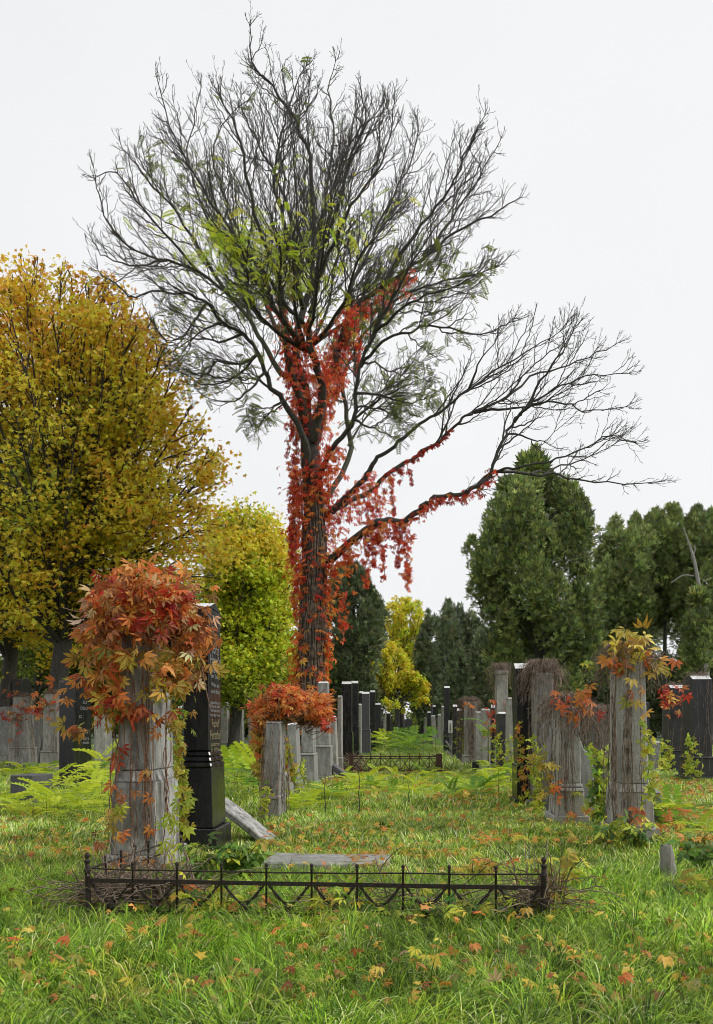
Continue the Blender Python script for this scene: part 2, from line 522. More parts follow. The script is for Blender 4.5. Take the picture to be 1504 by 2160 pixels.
#@@MAIN_TREE
Y0 = 23.0
def build_main_tree():
    S = ppm(Y0)
    base = P(655, VH + F * H / Y0)
    root = empty('bare_tree', base)
    tag(root, 'tall nearly bare tree with trunk wrapped in scarlet creeper, centre of picture', 'tree')
    def X(u, v, dy=0.0):
        return at(u, v, Y0 + dy) - base
    limbs = []
    def limb(pts, r0, r1, n=None):
        q = [X(*p) for p in pts]
        n = n or max(8, len(q) * 3)
        c = catmull(q, n)
        for i in range(1, n - 1): c[i] += rv() * .025
        rs = [(r0 * .8 + (r1 * .8 - r0 * .8) * (i / (n - 1)) ** .65) / S for i in range(n)]
        limbs.append((c, rs)); return limbs[-1]
    trunk_pts = [(655, 1660), (653, 1560), (657, 1400), (661, 1250), (664, 1150), (661, 1050), (655, 960), (650, 880)]
    tq = catmull([X(*p) for p in trunk_pts], 24)
    tr = [(31 - 12 * (i / 23) ** .8 + 12 * max(0, 1 - i / 3)) / S for i in range(24)]
    g = tubes([tq], [tr], 14)
    link('trunk', g.mesh('trunk', M['bark'], True), root)
    D = {}
    D['S1'] = limb([(650, 930, 0), (632, 840, -.2), (612, 770, -.4), (602, 700, -.5), (596, 640, -.6), (585, 580, -.8), (560, 520, -1), (535, 440, -1.3), (520, 360, -1.6), (500, 280, -1.9), (465, 200, -2)], 14, 1.6)
    D['S2'] = limb([(652, 930, 0), (645, 830, .2), (628, 770, .3), (626, 710, .3), (640, 650, .4), (655, 600, .4), (662, 520, .4), (660, 420, .5), (650, 320, .4), (620, 250, .2), (575, 190, 0), (535, 130, 0), (527, 55, 0)], 16, 1.2)
    D['S3'] = limb([(662, 930, -.2), (678, 830, -.7), (668, 775, -1), (655, 740, -1.1), (650, 690, -1.2), (662, 640, -1.3), (668, 580, -1.4), (690, 500, -1.6), (720, 420, -1.8), (745, 330, -2), (770, 250, -2), (762, 190, -2)], 13, 1.4)
    D['S3b'] = limb([(650, 700, -1.1), (630, 670, -1.3), (600, 640, -1.5), (560, 580, -1.8), (500, 500, -2.1), (440, 420, -2.3), (390, 330, -2.5), (360, 270, -2.5), (332, 168, -2.5)], 7.5, 1)
    D['S4'] = limb([(665, 930, .2), (690, 810, .4), (715, 735, .5), (735, 670, .5), (760, 640, .5), (805, 608, .6), (850, 575, .6), (895, 545, .7), (950, 500, .8), (1010, 465, .8), (1060, 440, .8), (1095, 418, .8)], 13, 1.2)
    limb([(735, 670, .5), (745, 600, .9), (775, 540, 1.2), (800, 470, 1.6), (835, 400, 1.8), (870, 330, 2), (880, 255, 2)], 8, 1)
    limb([(805, 608, .6), (850, 530, .4), (900, 460, .2), (950, 390, 0), (985, 320, -.2), (1022, 245, -.2)], 7, 1)
    limb([(895, 545, .7), (960, 450, 1.2), (1010, 370, 1.5), (1055, 297, 1.7)], 5, 1)
    D['S5'] = limb([(664, 1030, -.2), (690, 965, -.6), (712, 930, -.9), (745, 890, -1.2), (752, 830, -1.4), (765, 760, -1.6), (790, 700, -1.8), (820, 640, -2), (850, 590, -2.3), (900, 510, -2.6), (960, 430, -2.8)], 9, 1.2)
    limb([(760, 775, -1.5), (800, 730, -1.8), (860, 700, -2), (930, 690, -2.2), (1000, 704, -2.4), (1050, 690, -2.4), (1085, 672, -2.4)], 5, .9)
    limb([(790, 700, -1.8), (840, 660, -2.6), (900, 620, -3), (970, 600, -3), (1035, 565, -3)], 4.5, .9)
    D['S6'] = limb([(685, 1060, .3), (735, 970, 1), (730, 870, 1.5), (724, 800, 1.8), (760, 720, 2), (830, 640, 2.2), (880, 610, 2.3), (950, 590, 2.4), (1030, 570, 2.4), (1070, 545, 2.4)], 9, 1)
    limb([(745, 760, 2), (800, 770, 2.5), (850, 790, 3), (900, 800, 3)], 4, .9)
    limb([(735, 900, -1), (790, 850, -1.4), (840, 820, -1.6), (890, 800, -1.6)], 4, .9)
    limb([(748, 860, -1.2), (800, 860, -2), (850, 890, -2.4)], 3.5, .9)
    D['L1'] = limb([(650, 1000, -.2), (645, 930, -.6), (622, 885, -.8), (598, 845, -1), (578, 825, -1.1), (560, 785, -1.2), (545, 745, -1.3), (510, 705, -1.5), (470, 680, -1.7), (435, 640, -1.9), (400, 620, -2), (330, 615, -2.2), (275, 625, -2.3), (245, 600, -2.3), (208, 572, -2.3)], 10, 1)
    limb([(545, 745, -1.3), (505, 770, -1.6), (460, 760, -1.9), (430, 790, -2), (380, 780, -2.1)], 4.5, .9)
    limb([(578, 825, -1.1), (540, 800, -.5), (500, 800, 0), (455, 810, .3)], 4, .9)
    limb([(435, 640, -1.9), (400, 690, -2.2), (360, 720, -2.4), (330, 690, -2.5)], 4, .9)
    limb([(600, 850, .2), (570, 870, .8), (540, 880, 1)], 3, .8)
    limb([(510, 705, -1.5), (470, 720, -1), (420, 715, -.6), (370, 730, -.4), (330, 700, -.4)], 4, .9)
    D['L2'] = limb([(614, 800, .2), (585, 775, .3), (550, 715, .5), (530, 680, .6), (480, 620, .7), (420, 575, .8), (350, 550, .9), (290, 530, 1), (235, 480, 1), (212, 420, 1), (198, 355, 1)], 9, 1)
    limb([(480, 620, .7), (430, 540, 1), (380, 460, 1.2), (320, 390, 1.3), (280, 340, 1.4), (255, 305, 1.4)], 6, 1)
    limb([(530, 680, .6), (500, 590, 1.2), (460, 500, 1.7), (420, 420, 2), (395, 330, 2.2), (410, 250, 2.3), (425, 180, 2.3)], 6, 1)
    limb([(420, 575, .8), (350, 500, .2), (290, 420, -.2), (240, 360, -.4), (200, 375, -.4)], 4.5, .9)
    limb([(350, 550, .9), (280, 560, .4), (220, 540, .2), (192, 500, .2)], 3.5, .9)
    limb([(605, 730, .5), (570, 660, 1.2), (540, 590, 1.8), (500, 480, 2.4), (470, 400, 2.8), (450, 320, 3), (480, 250, 3), (540, 190, 3)], 7, 1)
    limb([(640, 650, -.6), (620, 560, -1.6), (600, 470, -2.4), (580, 380, -2.8), (590, 300, -3), (610, 220, -3), (645, 140, -3)], 7, 1)
    limb([(662, 600, -1.3), (700, 520, -2), (740, 440, -2.4), (790, 370, -2.6), (820, 300, -2.6), (832, 212, -2.6)], 6, 1)
    limb([(668, 600, .5), (680, 480, 1.6), (690, 380, 2.3), (705, 280, 2.7), (692, 200, 2.8), (708, 128, 2.8)], 7, 1)
    limb([(655, 560, .4), (610, 440, .6), (560, 330, .8), (520, 260, .9), (510, 200, .9)], 6, 1)
    limb([(662, 500, .4), (700, 400, .2), (740, 300, 0), (800, 230, -.2)], 5.5, 1)
    for pts in (((560, 785, -1.2), (520, 830, -1.8), (480, 850, -2), (430, 835, -2)), ((598, 845, -1), (565, 875, -1.4), (540, 905, -1.5)), ((752, 830, -1.4), (800, 832, -2), (860, 850, -2.2), (910, 832, -2.3)), ((745, 885, -1.2), (790, 905, -1.6), (835, 925, -1.7)), ((545, 745, -1.3), (490, 800, -.8), (430, 810, -.4), (390, 790, -.3)), ((735, 940, 1), (780, 870, 1.6), (850, 830, 2), (905, 845, 2.2)), ((470, 680, -1.7), (420, 700, -2.2), (370, 760, -2.4))):
        limb(list(pts), 4, .8)
    for (u, v, dy) in ((560, 430, -4), (700, 420, -4.2), (620, 350, -3.6), (450, 470, -3.6), (820, 470, -3.8), (530, 600, -3.6), (560, 430, 4), (700, 420, 4.2), (620, 330, 3.6), (440, 470, 3.6), (830, 450, 3.8), (900, 560, 3.4), (520, 640, 3.2), (760, 330, 3.6)):
        limb([(645, 740, .15 * dy), ((645 + u) / 2 - 10, 650, .5 * dy), ((645 + 2 * u) / 3, (650 + v) / 2 - 20, .85 * dy), (u, v, dy)], 6, 1)
    env_main = [(X(u, v).x, X(u, v).z) for u, v in ((680, 960), (560, 900), (500, 880), (370, 790), (330, 710), (262, 640), (205, 580), (188, 500), (213, 450), (193, 350), (252, 300), (320, 230), (328, 165), (430, 178), (515, 200), (518, 50), (545, 60), (600, 100), (620, 150), (700, 125), (760, 188), (830, 200), (880, 255), (960, 262), (1022, 243), (1060, 295), (1040, 370), (1098, 418), (1040, 490), (1075, 545), (1030, 620), (1080, 675), (1000, 720), (930, 800), (900, 850), (860, 920), (790, 950))]
    env_right = [(X(u, v).x, X(u, v).z) for u, v in ((860, 960), (900, 850), (1000, 760), (1060, 690), (1215, 678), (1300, 718), (1330, 775), (1322, 865), (1260, 880), (1335, 930), (1385, 960), (1388, 1022), (1250, 1032), (1100, 1022), (1020, 1010))]
    cx = X(645, 500).x; cz = X(645, 500).z
    def flat(q):
        k = Y0 / (Y0 + q.y)
        x, z = (q.x + base.x) * k - base.x, (q.z - H) * k + H
        s = 1.08 + .14 * mnoise.noise(q * .9) + .12 * mnoise.noise(q * 2.3)
        return cx + (x - cx) * s, cz + (z - cz) * s
    def inside(q):
        e = ((q.x - cx) / 6.2) ** 2 + ((q.z - cz) / 6.2) ** 2
        if abs(q.y) > 1.2 + 3.4 * math.sqrt(max(0, 1 - e)): return False
        return in_poly(env_main, *flat(q))
    def inside_r(q):
        return abs(q.y) < 3.0 and in_poly(env_right, *flat(q))
    main = limbs[:]
    limbs.clear()
    D['R1'] = limb([(664, 1200, 0), (700, 1175, -.2), (740, 1140, -.5), (790, 1106, -.8), (812, 1099, -.9), (850, 1100, -1), (880, 1080, -1.1), (902, 1060, -1.2), (925, 1048, -1.2), (960, 1046, -1.3), (1000, 1030, -1.4), (1030, 1008, -1.4), (1042, 980, -1.4), (1060, 930, -1.4), (1085, 890, -1.4), (1110, 860, -1.4), (1150, 832, -1.4), (1200, 808, -1.5), (1250, 790, -1.6), (1322, 788, -1.6)], 13, 1, 60)
    D['R1b'] = limb([(1010, 1022, -1.4), (1050, 995, -1.2), (1120, 1000, -1), (1180, 1003, -.8), (1240, 1016, -.6), (1330, 1021, -.5), (1388, 1016, -.5)], 6, .9)
    limb([(1050, 995, -1.2), (1090, 985, -1.8), (1150, 975, -2), (1220, 950, -2.2), (1280, 920, -2.2), (1330, 930, -2.2)], 4, .9)
    limb([(1120, 1000, -1), (1180, 985, -.4), (1240, 965, 0), (1290, 925, .2)], 3.5, .9)
    limb([(1085, 890, -1.4), (1130, 850, -2), (1190, 850, -2.2), (1240, 868, -2.3), (1320, 858, -2.3)], 4, .9)
    limb([(1110, 860, -1.4), (1150, 790, -1.6), (1190, 740, -1.8), (1213, 690, -1.8)], 4, .9)
    limb([(1070, 915, -1.4), (1120, 925, -1), (1150, 930, -.8), (1170, 910, -.8)], 3, .8)
    D['R2'] = limb([(662, 1090, .1), (700, 1075, .4), (740, 1055, .6), (790, 1030, .8), (830, 990, .9), (880, 960, 1), (920, 935, 1), (970, 890, 1), (1000, 870, 1), (1060, 845, 1), (1100, 800, 1), (1150, 750, 1.1), (1205, 705, 1.2)], 10, 1, 44)
    limb([(1000, 870, 1), (1060, 862, .6), (1110, 860, .3), (1160, 845, .2), (1200, 820, .2)], 5, .9)
    limb([(1060, 845, 1), (1130, 790, 1.6), (1200, 770, 1.9), (1270, 740, 2), (1300, 725, 2)], 4, .9)
    D['R3'] = limb([(700, 1080, -.4), (760, 1020, -.9), (780, 985, -1), (800, 960, -1.1), (850, 925, -1.2), (890, 890, -1.2), (940, 862, -1.2), (990, 820, -1.2), (1050, 775, -1.1), (1110, 742, -1), (1180, 700, -1)], 9, 1, 40)
    limb([(990, 820, -1.2), (1010, 770, -1.4), (1050, 710, -1.5)], 4, .9)
    right = limbs[:]
    allb = main + right
    tube_obj('limbs', allb, 8, M['bark'], root)
    origin = X(645, 800)
    l2 = spawn(main, .26, .28, lambda t, L: .8 + 1.9 * (1 - t) * min(1, L / 6), .66, .018, .007, 10, .5, .09, inside, origin, .14)
    l2r = spawn(right, .32, .45, lambda t, L: .6 + 1.3 * (1 - t) * min(1, L / 6), .65, .03, .012, 8, .34, .10, inside_r, X(850, 1050), .12)
    # extra wood for the hanging lower twigs
    l3 = spawn(l2, .17, .12, lambda t, L: .3 + .5 * (1 - t), .7, .009, .005, 7, .55, .10, None, origin, .1)
    l3r = spawn(l2r, .22, .15, lambda t, L: .35 + .5 * (1 - t), .7, .009, .005, 7, .55, .10, None, X(850, 1050), .08)
    l4 = spawn(l3 + l3r, .26, .3, lambda t, L: .12 + .2 * (1 - t), .65, .006, .004, 4, .5, .1, None)
    tube_obj('branches', l2 + l2r, 5, M['twig'], root, 'stuff')
    tube_obj('twigs', l3 + l3r + l4, 3, M['twig'], root, 'stuff')
    # remaining pinnate leaves: bright inside, dark olive at the low outer sprays
    q = pts_of(l3); q3 = q[rng.permutation(len(q))]
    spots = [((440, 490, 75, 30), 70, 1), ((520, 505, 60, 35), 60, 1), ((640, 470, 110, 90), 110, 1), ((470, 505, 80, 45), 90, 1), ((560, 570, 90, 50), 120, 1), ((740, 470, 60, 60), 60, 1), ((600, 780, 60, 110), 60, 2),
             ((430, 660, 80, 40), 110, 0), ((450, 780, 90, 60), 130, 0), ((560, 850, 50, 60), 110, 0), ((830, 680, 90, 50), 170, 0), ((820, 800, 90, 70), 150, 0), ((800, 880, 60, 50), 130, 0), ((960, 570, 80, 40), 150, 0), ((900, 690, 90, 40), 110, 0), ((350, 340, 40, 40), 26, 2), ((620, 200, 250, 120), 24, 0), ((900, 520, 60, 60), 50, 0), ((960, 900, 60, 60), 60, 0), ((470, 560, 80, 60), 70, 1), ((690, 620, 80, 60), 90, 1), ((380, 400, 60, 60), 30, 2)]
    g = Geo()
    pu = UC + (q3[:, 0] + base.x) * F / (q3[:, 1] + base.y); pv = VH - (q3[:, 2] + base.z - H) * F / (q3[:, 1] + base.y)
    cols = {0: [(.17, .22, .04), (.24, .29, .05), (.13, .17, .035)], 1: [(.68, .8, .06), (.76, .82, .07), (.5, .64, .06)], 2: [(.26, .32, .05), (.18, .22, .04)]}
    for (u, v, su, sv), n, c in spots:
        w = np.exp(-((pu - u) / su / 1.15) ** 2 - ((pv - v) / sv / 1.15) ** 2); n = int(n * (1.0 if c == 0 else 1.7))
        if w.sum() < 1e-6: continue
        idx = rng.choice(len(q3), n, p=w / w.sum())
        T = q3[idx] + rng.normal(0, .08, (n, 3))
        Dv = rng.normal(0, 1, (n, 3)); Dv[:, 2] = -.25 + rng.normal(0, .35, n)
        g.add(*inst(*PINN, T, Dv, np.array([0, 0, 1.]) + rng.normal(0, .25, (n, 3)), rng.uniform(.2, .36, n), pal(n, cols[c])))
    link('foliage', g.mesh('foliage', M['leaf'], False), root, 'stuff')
    # ---------------- the creeper, a thing of its own
    vine = empty('creeper_vine', base + Vector((0, -.5, 0)))
    tag(vine, 'scarlet creeper climbing the tall bare tree and hanging from its right limb', 'vine')
    off = base - vine.location
    g = Geo()
    RED = [(.84, .11, .05), (.9, .17, .06), (.66, .06, .035), (.9, .3, .07), (.9, .24, .06)]
    DRED = [(.5, .04, .035), (.66, .06, .04), (.78, .1, .05)]
    ORA = [(.82, .24, .04), (.85, .34, .05), (.72, .14, .04), (.82, .44, .08)]
    def along(poly, t0, t1, n, rad, cols, sz=(.10, .19), az=None, spread=1.0, sag=.0):
        pp = np.array([tuple(a) for a in poly[0]]); rr = np.array(poly[1])
        t = rng.uniform(t0, t1, n) * (len(pp) - 1)
        i = np.minimum(t.astype(int), len(pp) - 2); f = (t - i)[:, None]
        c = pp[i] * (1 - f) + pp[i + 1] * f; r = rr[i]
        an = rng.uniform(0, 2 * math.pi, n) if az is None else rng.normal(math.radians(az), .6, n)
        o = np.stack([np.cos(an), np.sin(an), np.zeros(n)], 1)
        T = c + o * (r + np.abs(rng.normal(0, rad, n)))[:, None] * spread
        T[:, 2] -= np.abs(rng.normal(0, sag, n)) if sag else 0
        Dv = o * .6 + rng.normal(0, .45, (n, 3)); Dv[:, 2] -= .8
        g.add(*inst(*PALM5, T + np.array(off), Dv, o + np.array([0, 0, .7]) + rng.normal(0, .3, (n, 3)), rng.uniform(sz[0], sz[1], n), pal(n, cols, jit=.22)))
    trunk = (tq, tr)
    along(trunk, .0, .35, 300, .13, ORA, (.12, .22), az=180)
    along(trunk, .05, .45, 260, .13, ORA + RED, (.11, .2), az=0)
    along(trunk, .1, .5, 40, .05, RED, (.1, .16), az=-90)
    along(trunk, .42, .8, 220, .2, RED + ORA, (.09, .16))
    along(trunk, .45, .8, 150, .22, DRED + RED, (.09, .15), az=180)
    along(trunk, .5, 1, 230, .2, RED + DRED, (.08, .15))
    along(trunk, .45, .75, 130, .4, RED + ORA, (.09, .16), az=10)
    along(D['S4'], .02, .32, 520, .22, RED, (.09, .16), sag=.2)
    along(D['S4'], .3, .58, 300, .12, RED, (.09, .15), sag=.25)
    along(D['S3'], .02, .4, 260, .18, RED, (.09, .15), sag=.15)
    along(D['S1'], .05, .42, 230, .13, RED + DRED, (.09, .16), sag=.2)
    along(D['S2'], .02, .24, 280, .2, RED + DRED, (.1, .17), sag=.2)
    along(D['S5'], .0, .18, 180, .15, RED, (.1, .17), sag=.3)
    along(D['R2'], .0, .3, 240, .2, RED + DRED, (.09, .15), sag=.35)
    along(D['R2'], .3, .55, 120, .04, DRED, (.08, .13))
    along(D['R1'], .02, .25, 230, .14, RED + ORA, (.09, .15), sag=.25)
    along(D['R1'], .22, .62, 260, .05, RED + DRED, (.08, .14), sag=.1)
    along(D['R3'], .0, .2, 100, .15, RED, (.09, .15), sag=.3)
    strands = []
    def hang(u, v, ln, dy, n, cols, sz=(.09, .15), wid=.05, lean=0.0):
        p = X(u, v, dy)
        k = 8
        pts = [p + Vector((lean * (i / (k - 1)) + random.gauss(0, .025), random.gauss(0, .03), -ln / S * i / (k - 1))) + off for i in range(k)]
        strands.append((pts, [.008] * k))
        t = rng.uniform(0, 1, n) ** .8
        T = np.array(tuple(pts[0])) + t[:, None] * np.array(tuple(pts[-1] - pts[0])) + rng.normal(0, 1, (n, 3)) * (wid * (1.3 - t))[:, None]
        Dv = rng.normal(0, .5, (n, 3)); Dv[:, 2] -= 1
        g.add(*inst(*PALM5, T, Dv, rng.normal(0, 1, (n, 3)) + np.array([0, -.8, .2]), rng.uniform(sz[0], sz[1], n) * (1.1 - .35 * t), pal(n, cols, jit=.2)))
    for a in ((855, 1098, 140, -1, 120, DRED + RED, (.1, .17), .09, .08), (842, 1100, 90, -1, 70, DRED, (.1, .16), .09, 0), (800, 1105, 115, -.8, 60, RED + DRED, (.1, .16), .07, .15), (768, 1120, 115, -.6, 70, RED + DRED, (.1, .16), .13, .05), (780, 1120, 70, -.6, 60, DRED, (.1, .16), .1, .1), (735, 1140, 70, -.4, 60, RED + ORA, (.1, .16), .12, 0),
              (822, 1000, 88, .9, 60, DRED + RED, (.09, .14), .05, .1), (860, 975, 50, 1, 28, DRED, (.08, .13), .04, .15), (845, 985, 35, 1, 16, DRED, (.08, .13), .04, 0), (795, 1030, 110, .8, 70, RED + DRED, (.1, .15), .12, 0), (775, 1040, 80, .7, 50, RED + DRED, (.1, .15), .13, 0), (1012, 1028, 25, -1.4, 10, RED, (.07, .11), .03, 0),
              (625, 905, 150, -.3, 90, DRED + RED, (.09, .14), .05, -.08), (620, 1010, 165, -.4, 120, DRED + RED, (.09, .15), .08, -.05), (632, 960, 190, -.4, 140, RED, (.1, .15), .1, -.05), (612, 1080, 90, -.4, 50, DRED, (.09, .14), .06, 0), (628, 1180, 80, -.4, 60, RED, (.1, .15), .08, 0), (725, 1240, 110, -.5, 60, RED, (.1, .16), .1, -.05), (735, 640, 60, 0, 70, RED, (.1, .16), .1, 0), (755, 700, 90, 0, 80, RED + DRED, (.09, .15), .09, 0)):
        hang(*a)
    for i in range(34):
        v = random.uniform(720, 1330); sd = random.choice((-1, -1, 1)); u = 655 + sd * random.uniform(26, 46) + (8 if v > 1100 else 0)
        hang(u, v, random.uniform(40, 110), random.uniform(-.5, .1), random.randint(14, 36), RED + (ORA if v > 1150 else DRED), (.08, .14), .06, random.gauss(0, .06))
    for i in range(16):
        t = random.uniform(.05, .3); q = D['S4'][0][int(t * len(D['S4'][0]))]
        w = q + base; k = F / w.y
        hang(UC + w.x * k + random.gauss(0, 8), VH - (w.z - H) * k, random.uniform(30, 90), w.y - Y0, random.randint(16, 40), RED, (.08, .14), .07, 0)
    link('foliage', g.mesh('vine_foliage', M['leaf']), vine, 'stuff')
    # dead and living stems wrapped round the lower trunk
    for i in range(75):
        a = random.uniform(math.pi * .9, math.pi * 2.1); s = random.uniform(.0, .25); e = random.uniform(.35, .8)
        pts = []
        for k in range(10):
            t = (s + (e - s) * k / 9) * 23; ii = min(int(t), 22); f = t - ii
            c = tq[ii].lerp(tq[ii + 1], f); r = tr[ii] + random.uniform(.0, .05)
            a += random.gauss(0, .12)
            pts.append(c + Vector((math.cos(a) * r, math.sin(a) * r, 0)) + off)
        strands.append((pts, [random.uniform(.006, .013)] * 10))
    link('stem', tubes([s[0] for s in strands], [s[1] for s in strands], 4).mesh('vine_stem', M['deadstem'], True), vine, 'stuff')
build_main_tree()

#@@TREES
def leafy_tree(name, label, u, Y, crown, nl1, leafn, colour, leaf_sz, lean=0.0, bark='bark', tmpl=STAR, trunk_r=.22, fork=.35, tips=None, fill=0, cat='tree', group=None, spac=(.6, .4)):
    """broadleaved tree. crown: list of (u, v, half width px, half height px, half depth m) lobes"""
    base = Vector(((u - UC) * Y / F, Y, 0)); S = ppm(Y)
    root = empty(name, base); tag(root, label, cat, group)
    lobes = [(at(cu, cv, Y) - base, a / S, c / S, dp) for cu, cv, a, c, dp in crown]
    def env(q):
        k = 1 + .18 * mnoise.noise(q * .7)
        for c, a, h, dp in lobes:
            if ((q.x - c.x) / a) ** 2 + ((q.y - c.y) / dp) ** 2 + ((q.z - c.z) / h) ** 2 < k: return True
        return False
    c0 = lobes[0][0]; topz = c0.z - lobes[0][2] * fork
    tq = catmull([Vector((0, 0, -.1)), Vector((lean * .3, 0, topz * .35)), Vector((lean * .8, .1, topz * .7)), Vector((lean, 0, topz))], 10)
    trr = [trunk_r * (1 - .4 * i / 9) * (1 + .5 * max(0, 1 - i / 2)) for i in range(10)]
    link('trunk', tubes([tq], [trr], 10).mesh('trunk', M[bark], True), root)
    l1 = []
    for i in range(nl1):
        c, a, h, dp = lobes[i % len(lobes)]
        dirv = rv().normalized()
        dirv.z = abs(dirv.z) * 1.2 - .25
        tip = c + Vector((dirv.x * a, dirv.y * dp, dirv.z * h)) * random.uniform(.75, .98)
        s = tq[random.randint(5, 9)]
        mid = s.lerp(tip, .5) + Vector((0, 0, -.05 * (tip - s).length)) + rv() * .25
        q = catmull([s, s.lerp(mid, .5) + Vector((0, 0, .1)), mid, tip], 14)
        l1.append((q, [trunk_r * .34 * (1 - .85 * k / 13) for k in range(14)]))
    l2 = spawn(l1, spac[0], .25, lambda t, L: .8 + 1.6 * (1 - t), .7, trunk_r * .17, .015, 7, .3, .04, env, c0, .1)
    l3 = spawn(l2, spac[1], .2, lambda t, L: .4 + .5 * (1 - t), .7, .018, .009, 5, .35, .06, env, c0, .1)
    tube_obj('limbs', l1, 7, M[bark], root)
    tube_obj('branches', l2, 4, M[bark], root, 'stuff')
    tube_obj('twigs', l3, 3, M[bark], root, 'stuff')
    q = pts_of(l3)
    if fill:
        ex = []
        for c, a, h, dp in lobes:
            m = fill // len(lobes); nc = max(6, m // 55)
            dd = unit(nc) * (rng.uniform(.1, 1, (nc, 1)) ** .45) * (1 + .22 * rng.normal(0, 1, (nc, 1)))
            cc = np.array(tuple(c)) + dd * np.array([a, dp, h])
            ex.append(cc[rng.integers(0, nc, m)] + rng.normal(0, 1, (m, 3)) * np.array([.3, .3, .16]))
        q = np.concatenate([q] + ex)
    T = q[rng.integers(0, len(q), leafn)] + rng.normal(0, .16, (leafn, 3))
    keep = T[:, 2] > .6
    T = T[keep]; n = len(T)
    Dv = rng.normal(0, 1, (n, 3)); Dv[:, 2] -= .6
    C = colour(T, lobes)
    g = Geo(); g.add(*inst(*tmpl, T, Dv, rng.normal(0, .6, (n, 3)) + np.array([0, -.25, 1.]), rng.uniform(leaf_sz[0], leaf_sz[1], n), C))
    link('foliage', g.mesh('foliage', M['leaf']), root, 'stuff')
    return root
def n3(T, s, o=0.0):
    return np.array([mnoise.noise(Vector((p[0] * s + o, p[1] * s, p[2] * s))) for p in T])
def blend_cols(w, sets):
    """w (n,) 0..1 picks between lists of colours"""
    n = len(w)
    k = np.clip((w * len(sets) + rng.normal(0, .35, n)).astype(int), 0, len(sets) - 1)
    out = np.zeros((n, 3))
    for i, s in enumerate(sets):
        m = k == i
        if m.any(): out[m] = pal(int(m.sum()), s, jit=.2)
    return out
GRN = [(.26, .34, .04), (.34, .42, .05), (.44, .48, .06)]
YEL = [(.9, .66, .05), (.95, .75, .08), (.84, .66, .06), (.68, .62, .06)]
ORG = [(.88, .46, .04), (.92, .55, .05), (.72, .34, .04), (.94, .64, .07)]
LIM = [(.62, .72, .05), (.76, .8, .06), (.5, .6, .05)]
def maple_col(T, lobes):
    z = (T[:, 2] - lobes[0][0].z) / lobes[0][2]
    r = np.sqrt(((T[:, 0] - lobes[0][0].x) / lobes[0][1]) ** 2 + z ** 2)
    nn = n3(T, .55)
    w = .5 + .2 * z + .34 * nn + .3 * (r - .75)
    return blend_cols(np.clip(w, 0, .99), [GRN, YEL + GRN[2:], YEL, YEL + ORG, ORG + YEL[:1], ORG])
def lime_col(T, lobes):
    z = (T[:, 2] - lobes[0][0].z) / lobes[0][2]
    w = .55 + .22 * z + .4 * n3(T, .6, 5)
    return blend_cols(np.clip(w, 0, .99), [GRN, LIM, LIM, LIM + YEL, YEL])
def yellow_col(T, lobes):
    w = .5 + .5 * n3(T, .4, 9)
    return blend_cols(np.clip(w, 0, .99), [LIM, YEL + LIM, YEL])
def dark_col(T, lobes):
    w = .4 + .6 * n3(T, .5, 3)
    return blend_cols(np.clip(w, 0, .99), [[(.09, .12, .04), (.12, .15, .045)], [(.15, .19, .05), (.19, .24, .06)]])
def olive_col(T, lobes):
    w = .45 + .6 * n3(T, .5, 3)
    return blend_cols(np.clip(w, 0, .99), [[(.15, .19, .04)], [(.24, .3, .05), (.32, .4, .06)]])

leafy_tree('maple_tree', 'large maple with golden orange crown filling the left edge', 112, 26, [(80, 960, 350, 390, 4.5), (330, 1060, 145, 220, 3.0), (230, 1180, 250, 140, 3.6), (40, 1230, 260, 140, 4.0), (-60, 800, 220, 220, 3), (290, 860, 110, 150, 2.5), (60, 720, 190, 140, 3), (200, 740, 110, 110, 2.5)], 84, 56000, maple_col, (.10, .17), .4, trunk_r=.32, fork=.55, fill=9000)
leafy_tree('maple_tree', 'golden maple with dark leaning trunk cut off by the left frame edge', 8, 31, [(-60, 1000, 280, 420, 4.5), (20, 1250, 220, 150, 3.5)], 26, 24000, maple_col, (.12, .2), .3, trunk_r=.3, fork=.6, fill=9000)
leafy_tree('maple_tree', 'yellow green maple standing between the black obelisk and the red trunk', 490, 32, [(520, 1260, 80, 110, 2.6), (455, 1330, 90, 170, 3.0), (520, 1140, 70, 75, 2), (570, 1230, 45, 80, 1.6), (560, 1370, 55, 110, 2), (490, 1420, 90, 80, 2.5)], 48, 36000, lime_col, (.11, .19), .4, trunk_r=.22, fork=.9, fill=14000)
leafy_tree('shade_tree', 'grey trunked dim green tree behind the left maples', 52, 38, [(60, 1320, 190, 140, 4), (240, 1370, 200, 120, 4)], 20, 22000, olive_col, (.14, .24), .6, 'bark_grey', KITE, .22, .5, fill=9000)
leafy_tree('shade_tree', 'dim green tree low behind the orange covered monument', 330, 44, [(330, 1380, 180, 130, 4), (200, 1400, 150, 110, 3)], 18, 22000, olive_col, (.16, .28), .2, 'bark', KITE, .25, .5, fill=9000)
leafy_tree('shade_tree', 'dark green tree low behind the middle gravestones, left of red trunk', 560, 50, [(560, 1420, 130, 110, 4)], 14, 14000, olive_col, (.16, .28), .2, 'bark', KITE, .25, .5, fill=7000)
leafy_tree('yellow_tree', 'sparse yellow topped tree far down the aisle', 848, 100, [(855, 1345, 58, 85, 4), (850, 1300, 48, 40, 3)], 26, 11000, yellow_col, (.22, .38), 0, 'bark', KITE, .32, .7, spac=(.9, .7))
leafy_tree('yellow_tree', 'lower yellow green tree at the end of the aisle', 838, 88, [(830, 1430, 50, 70, 3.5), (860, 1475, 50, 50, 3), (812, 1390, 30, 40, 2)], 22, 13000, yellow_col, (.22, .36), 0, 'bark', KITE, .3, .5, spac=(.9, .7))

